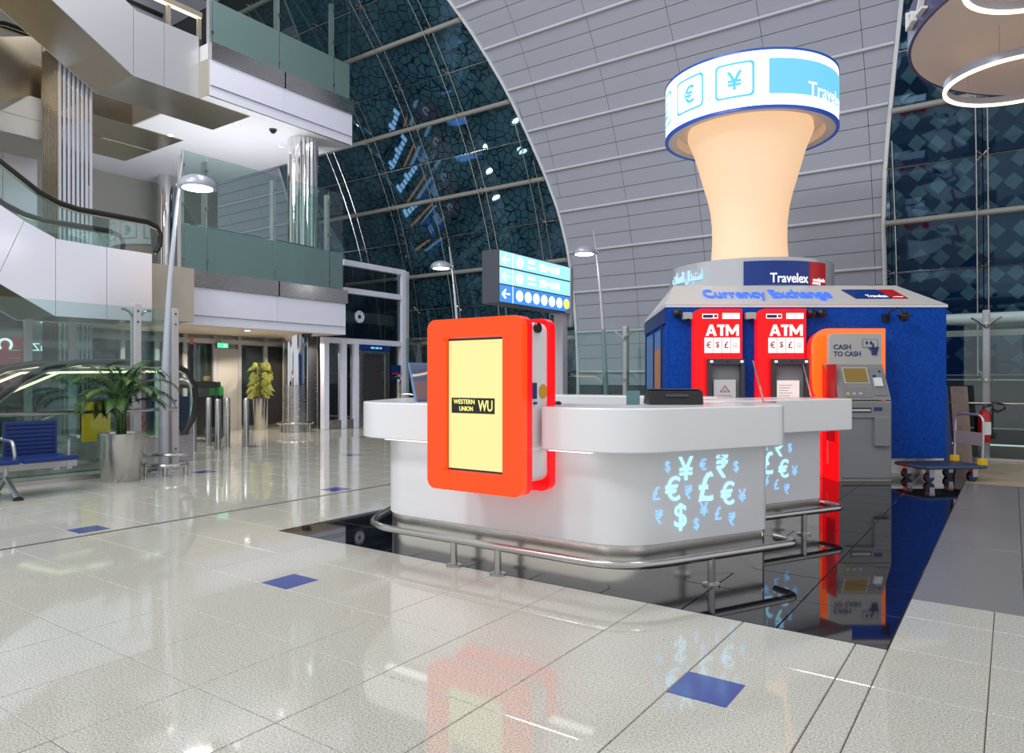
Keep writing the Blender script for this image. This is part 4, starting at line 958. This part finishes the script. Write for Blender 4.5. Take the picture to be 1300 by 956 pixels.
# glowing column and drum above the booth
lc = thing('glowing_column', 'warm glowing flared column carrying a lit white sign drum', 'illuminated sign', K(1.78, 1.90, 3.114), KR); lc.scale = (KS, KS, KS)
z0 = -3.04
prof = [(.60, 3.04), (.58, 3.25), (.567, 3.5), (.572, 3.75), (.60, 4.0), (.65, 4.22), (.71, 4.42), (.775, 4.65), (.83, 4.85), (.885, 5.0), (.93, 5.1), (.955, 5.18), (.945, 5.26), (.9, 5.32)]
MB().lathe([(r, z + z0) for r, z in prof], 72).build('fabric_column', warmcol, lc, True)
MB().lathe([(1.30, 5.17 + z0), (1.30, 5.95 + z0)], 96, cap=False).build('sign_band', drumlit, lc, True)
MB().lathe([(1.31, 5.13 + z0), (1.312, 5.17 + z0), (1.26, 5.17 + z0), (1.26, 5.13 + z0), (1.31, 5.13 + z0)], 96, cap=False).build('lower_rim', bluerim, lc, True)
MB().lathe([(1.31, 5.95 + z0), (1.312, 5.98 + z0), (1.26, 5.98 + z0), (1.26, 5.95 + z0), (1.31, 5.95 + z0)], 96, cap=False).build('upper_rim', bluerim, lc, True)
MB().lathe([(1.28, 5.14 + z0), (1.12, 5.15 + z0), (1.10, 5.28 + z0), (.85, 5.34 + z0)], 96, cap=False).build('underside', warmrim, lc, True)
MB().lathe([(1.29, 5.955 + z0), (.01, 5.96 + z0)], 64, cap=False).build('lid', warmrim, lc)
def bend2(R0, a0, zc): return lambda x, y, z: ((R0 + z) * math.sin(a0 + x / R0), -(R0 + z) * math.cos(a0 + x / R0), zc + y + z0)
for c_, ch in ((-27.4, '¥'), (-59.8, '€'), (-92, '£'), (-124, '$')):
    P = round_poly([(-.275, -.255), (.275, -.255), (.275, .255), (-.275, .255)], .06, 5); P2_ = [(a * .965, b * .962) for a, b in P]
    m = len(P); f = bend2(1.302, R(c_), 5.57)
    # subdivide the straight sides so the outline follows the drum
    Q = []; Q2 = []
    for (a, b) in zip(P, P[1:] + P[:1]):
        for k in range(6): Q.append((a[0] + (b[0] - a[0]) * k / 6, a[1] + (b[1] - a[1]) * k / 6))
    Q2 = [(a * .88, b * .87) for a, b in Q]; m = len(Q)
    MB().add([f(a, b, .009) for a, b in Q] + [f(a, b, .009) for a, b in Q2], [(i, (i + 1) % m, m + (i + 1) % m, m + i) for i in range(m)]).build('box_outline', cyanline, lc)
    text('currency_symbol', ch, cyanline, lc, (0, 0, 0), kx, kz, h=.27, thick=.004, bold=.02, fn=bend2(1.304, R(c_), 5.57))
cy = MB().arc(0, 0, 1.302, 1.306, R(-6.8), R(85), 5.33 + z0, 5.83 + z0, 24).build('cyan_plate', cyanlit, lc)
text('brand_text', 'Travelex', lit_white, cy, (0, 0, 0), kx, kz, w=.98, h=.20, thick=.004, bold=.01, fn=bend2(1.309, R(40.5), 5.43))

# cash machines in the facade
def atm(x, lab):
    t = thing('cash_dispenser', lab, 'cash machine', K(x, -.12, 0), KR); w = .335
    pan = MB().prism(round_poly([(-w, .0), (w, .0), (w, 2.27), (-w, 2.27)], [.0, .0, .01, .12]), 0, .118, lambda a, b, z: (a, z, b)).build('red_panel', redlit, t, bevel=.006)
    zb, hh = 1.8975, .155; q = .034
    L3 = [[(-.175, 0), (-.135, 0), (-.125, .032), (-.073, .032), (-.063, 0), (-.022, 0), (-.078, hh), (-.120, hh)],
          [(.025, 0), (.025 + q + .004, 0), (.025 + q + .004, hh - q), (.085, hh - q), (.085, hh), (-.018, hh), (-.018, hh - q), (.025, hh - q)],
          [(.100, 0), (.100 + q, 0), (.100 + q, .088), (.178, 0 + .02), (.196, .02), (.245, .088), (.245, 0), (.245 + q, 0), (.245 + q, hh), (.240, hh), (.1875, .072), (.135, hh), (.100, hh)]]
    for P in L3: MB().prism([(a + .005, zb + b) for a, b in P], -.009, -.001, lambda a, b, z: (a, z, b)).build('atm_lettering', lit_white, pan)
    MB().prism([(-.114 + .005, zb + .060), (-.084 + .005, zb + .060), (-.099 + .005, zb + .108)], -.0105, -.009, lambda a, b, z: (a, z, b)).build('letter_counter', redlit, pan)
    for k, ch in enumerate('€$£'):
        p = MB().box(-.185 + k * .121, -.072 + k * .121, -.006, 0, 1.665, 1.875).build('white_plate', lit_white, pan)
        text('currency_symbol', ch, redink, p, (-.1285 + k * .121, -.0065, 1.775), kx, kz, h=.09, thick=.002, bold=.012)
    p = MB().box(.178, .295, -.006, 0, 1.665, 1.875).build('white_plate', lit_white, pan)
    for k in range(3): MB().box(.20, .27, -.008, -.006, 1.74 + k * .025, 1.748 + k * .025).build('fine_print', alu, p)
    p = MB().box(-.215, .0, -.006, 0, 2.135, 2.20).build('brand_plate', lit_white, pan); MB().box(-.205, -.07, -.008, -.006, 2.145, 2.185).build('brand_bar', blue_p, p); MB().box(-.055, -.01, -.008, -.006, 2.15, 2.185).build('brand_bar', redsign, p)
    MB().box(.06, .295, -.006, 0, 2.13, 2.21).build('white_plate', lit_white, pan)
    c = MB().box(-.16, .335, -.10, 0, 1.50, 1.585).build('console', darkgrey, t, bevel=.006)
    for s in (-.16, .285): MB().box(s, s + .05, -.10, 0, .75, 1.50).build('console_side', darkgrey, c, bevel=.004)
    MB().box(-.11, .285, -.02, 0, .75, 1.50).build('console_back', greyd, c)
    MB().box(-.11, .285, -.09, -.02, .75, .88).build('keypad_shelf', darkgrey, c)
    for s in (-.12, .29): MB().box(s - .015, s + .025, -.105, -.10, 1.53, 1.56).build('lamp', lit_white, c)
    MB().cyl((.1, -.107, 1.545), (.1, -.10, 1.545), .014).build('lens', dark, c)
    return t, c
t1, c1 = atm(.678, 'red illuminated cash machine with warning triangle on its notice')
p = MB().box(-.075, .225, -.06, -.05, .98, 1.30).build('notice', paper, c1)
tri = MB()
A3 = [(.005, 1.13), (.15, 1.13), (.0775, 1.225)]; B3 = [(.0775 + (a - .0775) * .72, 1.158 + (b - 1.158) * .72) for a, b in A3]
tri.add([(a, -.0615, b) for a, b in A3] + [(a, -.0615, b) for a, b in B3], [(i, (i + 1) % 3, 3 + (i + 1) % 3, 3 + i) for i in range(3)]).build('warning_triangle', redsign, p)
text('warning_mark', '→!', blackink, p, (.0775, -.061, 1.155), kx, kz, h=.03, thick=.001)
for k in range(3): MB().box(-.02, .17, -.0615, -.06, 1.08 - k * .03, 1.088 - k * .03).build('fine_print', greym, p)
t2, c2_ = atm(1.55, 'red illuminated cash machine nearer the cash to cash machine')
p = MB().box(-.085, .215, -.06, -.05, .96, 1.29).build('screen', mat('pale_screen', (.4, .36, .34), .3, emit=(.85, .74, .70), es=.8), c2_)
for k in range(6): MB().box(-.06, .12 - .03 * (k % 3), -.0615, -.06, 1.22 - k * .035, 1.227 - k * .035).build('text_line', greym, p)
# orange surround and grey cash machine
t = thing('orange_surround', 'glowing orange curved surround behind the grey cash machine', 'display surround', K(2.425, -.28, 0), KR)
oc = [(-.36, 0), (.46, 0), (.46, 1.99)] + [(-.30 - .22 * math.sin(R(90) * k / 8), 1.99 - .22 + .22 * math.cos(R(90) * k / 8)) for k in range(9)] + [(-.52, 1.35), (-.50, 1.15), (-.42, .95), (-.37, .75)]
MB().prism(oc, 0, .07, lambda a, b, z: (a, z, b)).build('orange_panel', orange2, t, bevel=.01)
MB().prism([(a * .96 + .0, b * .985) for a, b in oc], .075, .24, lambda a, b, z: (a, z, b)).build('red_back_layer', redglow, t)
t = thing('cash_machine', 'free standing grey machine lettered CASH TO CASH', 'cash machine', K(2.365, -.8, 0), KR)
w = .33
MB().hexa([(-w, .02, 0), (w, .02, 0), (w, .48, 0), (-w, .48, 0), (-w, .02, 1.03), (w, .02, 1.03), (w, .48, 1.03), (-w, .48, 1.03)]).build('lower_body', greym, t, bevel=.006)
MB().box(-w + .02, w - .02, .005, .02, .05, 1.0).build('front_door', greyd, t, bevel=.004)
MB().hexa([(-w, .02, 1.04), (w, .02, 1.04), (w, .48, 1.04), (-w, .48, 1.04), (-w, .24, 1.50), (w, .24, 1.50), (w, .48, 1.50), (-w, .48, 1.50)]).build('console', greym, t, bevel=.006)
MB().prism(round_poly([(-w - .02, .2), (w, .2), (w, 1.90), (-w - .02, 1.90)], [0, 0, .01, .06]), .26, .34, lambda a, b, z: (a, z, b)).build('header', greyl, t, True)
MB().hexa([(-w - .02, .03, .0), (-w - .005, .03, .0), (-w - .005, .48, 0), (-w - .02, .48, 0), (-w - .02, .03, 1.0), (-w - .005, .03, 1.0), (-w - .005, .48, 1.5), (-w - .02, .48, 1.5)]).build('red_spill_side', redlit, t)  # red light from the neighbouring panels put on as a glowing skin
text('lettering', 'CASH', blue_p, t, (-.30, .258, 1.695), kx, kz, h=.065, w=.225, thick=.003, center=False, bold=.02)
text('lettering', 'TO CASH', blue_p, t, (-.30, .258, 1.605), kx, kz, h=.065, w=.355, thick=.003, center=False, bold=.02)
MB().box(.075, .275, .252, .259, 1.72, 1.83).build('note_pictogram', greyd, t)
pm = MB().box(.085, .265, .250, .2525, 1.73, 1.82).build('note_face', greyl, t)
for x in (.13, .185): MB().prism([(x - .02, 1.78), (x, 1.75), (x + .02, 1.78), (x, 1.81)], .247, .250, lambda a, b, z: (a, z, b)).build('diamond', blue_p, pm)
hd = MB(); fz = lambda a, b, z: (a, z, b)
hd.prism(round_poly([(.20, 1.62), (.26, 1.62), (.275, 1.69), (.19, 1.70)], .012), .244, .256, fz); hd.prism(round_poly([(.20, 1.69), (.222, 1.69), (.222, 1.775), (.20, 1.775)], .01), .244, .256, fz)
hd.prism(round_poly([(.225, 1.69), (.245, 1.69), (.25, 1.72), (.225, 1.72)], .008), .244, .256, fz); hd.prism(round_poly([(.25, 1.68), (.272, 1.68), (.285, 1.73), (.265, 1.735)], .008), .244, .256, fz)
hd.prism(round_poly([(.16, 1.70), (.195, 1.685), (.20, 1.705), (.165, 1.72)], .006), .244, .256, fz)
hd.build('hand_pictogram', blue_p, t)
cd = Vector((0, .22, .46)).normalized(); cn = Vector((0, -.46, .22)).normalized()
def con(a, b, s0, s1, o0, o1):
    P = lambda x, s, o: Vector((x, .02, 1.04)) + cd * s + cn * o
    return MB().hexa([P(a, s0, o0), P(b, s0, o0), P(b, s0, o1), P(a, s0, o1), P(a, s1, o0), P(b, s1, o0), P(b, s1, o1), P(a, s1, o1)])
con(-.20, .09, .25, .45, .001, .008).build('screen', goldscr, t); con(-.22, .11, .235, .465, 0, .004).build('screen_surround', greyl, t)
k_ = con(-.25, .10, .04, .17, .001, .006).build('keypad', greyd, t)
for i in range(3): con(-.23 + .08 * i, -.19 + .08 * i, .07, .10, .006, .012).build('key', greyl if i else yellowp, k_)
rd = con(.13, .30, .06, .44, .001, .010).build('reader_panel', greyd, t); con(.15, .25, .18, .30, .010, .04).build('reader', paper, rd); con(.16, .20, .31, .35, .01, .012).build('reader_icon', blue_p, rd)
MB().cyl(Vector((.26, .02, 1.04)) + cd * .40 + cn * .008, Vector((.26, .02, 1.04)) + cd * .40 + cn * .014, .014).build('lens', dark, rd)
MB().box(-.20, .06, -.004, .005, .885, .945).build('cash_slot', dark, t); MB().box(-.19, .05, -.008, -.002, .90, .925).build('slot_lip', steel_h, t)
MB().box(.10, .20, -.002, .005, .905, .95).build('blue_label', blue_p, t); MB().box(-.27, .30, -.02, .005, .82, .835).build('shelf', greym, t)
MB().box(.09, .28, -.05, .005, .46, .82).build('receipt_box', greyd, t, bevel=.006)
MB().box(-w - .022, -w - .004, .10, .35, .5, 1.5).build('side_seam', redsign, t)
# cameras and speakers on the facade
def ball_cam(x, z, lab):
    t = thing('dome_camera', lab, 'camera', K(x, -.022, z), KR)
    MB().lathe([(.004, -.06), (.045, -.045), (.062, -.01), (.062, .02), (.045, .045), (.004, .06)], 20).build('dome', dark, t, True).matrix_local = Matrix.Translation((0, -.075, 0)) @ Matrix.Rotation(R(90), 4, 'X')
    MB().cyl((0, -.04, 0), (0, 0, 0), .05).build('mount', darkgrey, t)
ball_cam(.13, 2.21, 'black dome camera at the left corner of the kiosk facade')
ball_cam(1.965, 2.21, 'black dome camera right beside the second red cash machine')
ball_cam(2.105, 2.21, 'black dome camera second along from the red cash machine')
for x, l in ((.275, 'small white box camera left of the first red cash machine'), (1.145, 'small white box camera between the two red cash machines')):
    t = thing('box_camera', l, 'camera', K(x, -.022, 2.17), KR); MB().box(-.075, .06, -.10, 0, -.045, .05).build('case', greyl, t, bevel=.012); MB().cyl((0, -.09, -.055), (0, -.06, -.03), .022).build('lens', dark, t)
t = thing('arm_camera', 'black camera on a bent arm above the orange surround', 'camera', K(3.02, -.022, 2.155), KR)
MB().box(-.045, .045, -.02, 0, -.06, .05).build('wall_plate', dark, t)
MB().tube([(0, -.02, 0), (.02, -.08, .08), (.07, -.16, .12), (.12, -.20, .10), (.14, -.21, .02)], .013, 8).build('arm', dark, t, True)
MB().lathe([(.09, 0), (.09, .02), (.05, .05), (.015, .055)], 20, .14, -.21).build('hood', dark, t, True); MB().lathe([(.004, -.075), (.045, -.06), (.065, -.02), (.065, 0)], 18, .14, -.21).build('dome', dark, t, True)

# ================================================================== right: trolley, boards, extinguisher
t = thing('platform_trolley', 'blue platform trolley with folding handle beside the kiosk', 'trolley', (-.77, 10.76, 0), R(42.3))
MB().box(-.43, .43, -.29, .29, .185, .205).build('deck', mat('navy_deck', (.035, .05, .085), .5), t, bevel=.006)
me = None
MB().tube(round_path([(-.43, -.29, .19), (.43, -.29, .19), (.43, .29, .19), (-.43, .29, .19), (-.43, -.29, .19)], .05), .022, 8).build('bumper_edge', mat('blue_rubber', (.03, .07, .16), .5), t, True)
for x in (-.30, .30):
    for y in (-.21, .21):
        c = MB().hexa([(x - .03, y - .035, .06), (x + .03, y - .035, .06), (x + .03, y + .035, .06), (x - .03, y + .035, .06), (x - .04, y - .04, .18), (x + .04, y - .04, .18), (x + .04, y + .04, .18), (x - .04, y + .04, .18)]).build('caster_fork', alu, t)
        wv = MB().cyl((x - .02, y - .025, .062), (x - .02, y + .025, .062), .062, 20).build('wheel', dark, t, True); MB().cyl((x - .02, y - .028, .062), (x - .02, y + .028, .062), .035, 16).build('wheel_hub', blue_p, wv, True)
MB().tube(round_path([(.40, -.24, .2), (.42, -.24, .85), (.42, .24, .85), (.40, .24, .2)], .12, 8), .017, 10).build('handle', alu, t, True)
MB().box(.402, .418, -.235, .235, .45, .62).build('handle_plate', greyd, t, bevel=.004)
for y in (-.24, .24): MB().box(.36, .45, y - .04, y + .04, .205, .29).build('yellow_clamp', yellowp, t, bevel=.012)
t = thing('leaning_board', 'brown wooden board leaning behind the trolley handle', 'board', K(4.58, .72, 0), KR)
MB().hexa([(-.13, 0, 0), (.13, 0, 0), (.13, .03, 0), (-.13, .03, 0), (-.15, .10, 1.2), (.11, .10, 1.2), (.11, .13, 1.2), (-.15, .13, 1.2)]).build('board', boardm, t, bevel=.004)
MB().hexa([(-.27, .03, 0), (-.14, .03, 0), (-.14, .06, 0), (-.27, .06, 0), (-.29, .13, 1.2), (-.16, .13, 1.2), (-.16, .16, 1.2), (-.29, .16, 1.2)]).build('blue_board', blue_p, t)
t = thing('fire_extinguisher', 'red fire extinguisher hanging on the grey screen post', 'fire extinguisher', (-.36, 13.36, .32), TH)
MB().lathe([(.07, 0), (.085, .02), (.085, .42), (.06, .48), (.025, .51)], 24).build('cylinder', redpaint, t, True)
MB().box(-.05, .05, -.09, -.08, .12, .32).build('label', paper, t)
MB().cyl((0, 0, .51), (0, 0, .56), .02).build('valve', darkgrey, t); MB().box(-.02, .1, -.012, .012, .55, .575).build('lever', dark, t)
MB().tube([(.02, 0, .55), (.14, -.02, .62), (.28, -.02, .60), (.32, -.02, .52), (.20, -.03, .47), (.08, -.05, .50)], .013, 8).build('hose', dark, t, True)
MB().box(-.09, .09, .085, .11, .1, .4).build('bracket', dark, t)

# ================================================================== upper right canopy with ring lamps
def camframe(xc, z, Z): return (xc * ct - z * st, xc * st + z * ct, Z)
t = thing('round_canopy', 'large round beige canopy disc hanging at upper right', 'canopy', camframe(5.62, 6.05, 4.5), TH)
MB().lathe([(1.93, 0), (1.93, .03), (.01, .03)], 96).build('soffit_disc', canopy_m, t, True)
MB().lathe([(1.94, 0), (1.96, 0), (1.96, .34), (1.94, .34), (1.94, 0)], 96, cap=False).build('edge_band', lilac, t, True)
MB().lathe([(.34, 0), (.34, -.22), (.31, -.22), (.31, -.02)], 40, .62, .2, cap=False).build('lamp_can', mat('sage_paint', (.30, .30, .22), .5), t, True)
MB().lathe([(.30, -.06), (.30, -.05)], 32, .62, .2).build('lamp_reflector', goldm, t)
MB().lathe([(.05, -.20), (.07, -.14), (.05, -.07)], 16, .70, .15).build('bulb', warm_on, t, True)
def bend3(a0): return lambda x, y, z: ((1.99 + z) * math.sin(a0 + x / 2), -(1.99 + z) * math.cos(a0 + x / 2), .16 + y)
text('canopy_lettering', 'La Z', paper, t, (0, 0, 0), kx, kz, h=.17, thick=.05, fn=bend3(R(-102)))
def ringlamp(lab, c, r, hang):
    t = thing('ring_lamp', lab, 'ring lamp', c, TH)
    MB().lathe([(r, 0), (r, .07), (r - .02, .07), (r - .02, 0), (r, 0)], 96, cap=False).build('band', lampgrey, t, True)
    MB().lathe([(r + .004, -.022), (r + .004, .0), (r - .028, .0), (r - .028, -.022), (r + .004, -.022)], 96, cap=False).build('light_tube', warm_on, t, True)
    for k in range(3):
        a = R(100 + 120 * k); MB().cyl(((r - .01) * math.cos(a), (r - .01) * math.sin(a), .07), ((r - .01) * math.cos(a), (r - .01) * math.sin(a), hang), .004, 6).build('wire', alu, t)
ringlamp('large glowing ring lamp hanging below the round canopy', camframe(4.86, 6.78, 4.17), .63, .32)
ringlamp('glowing ring lamp close under the round canopy', camframe(3.98, 5.22, 4.30), .56, .19)
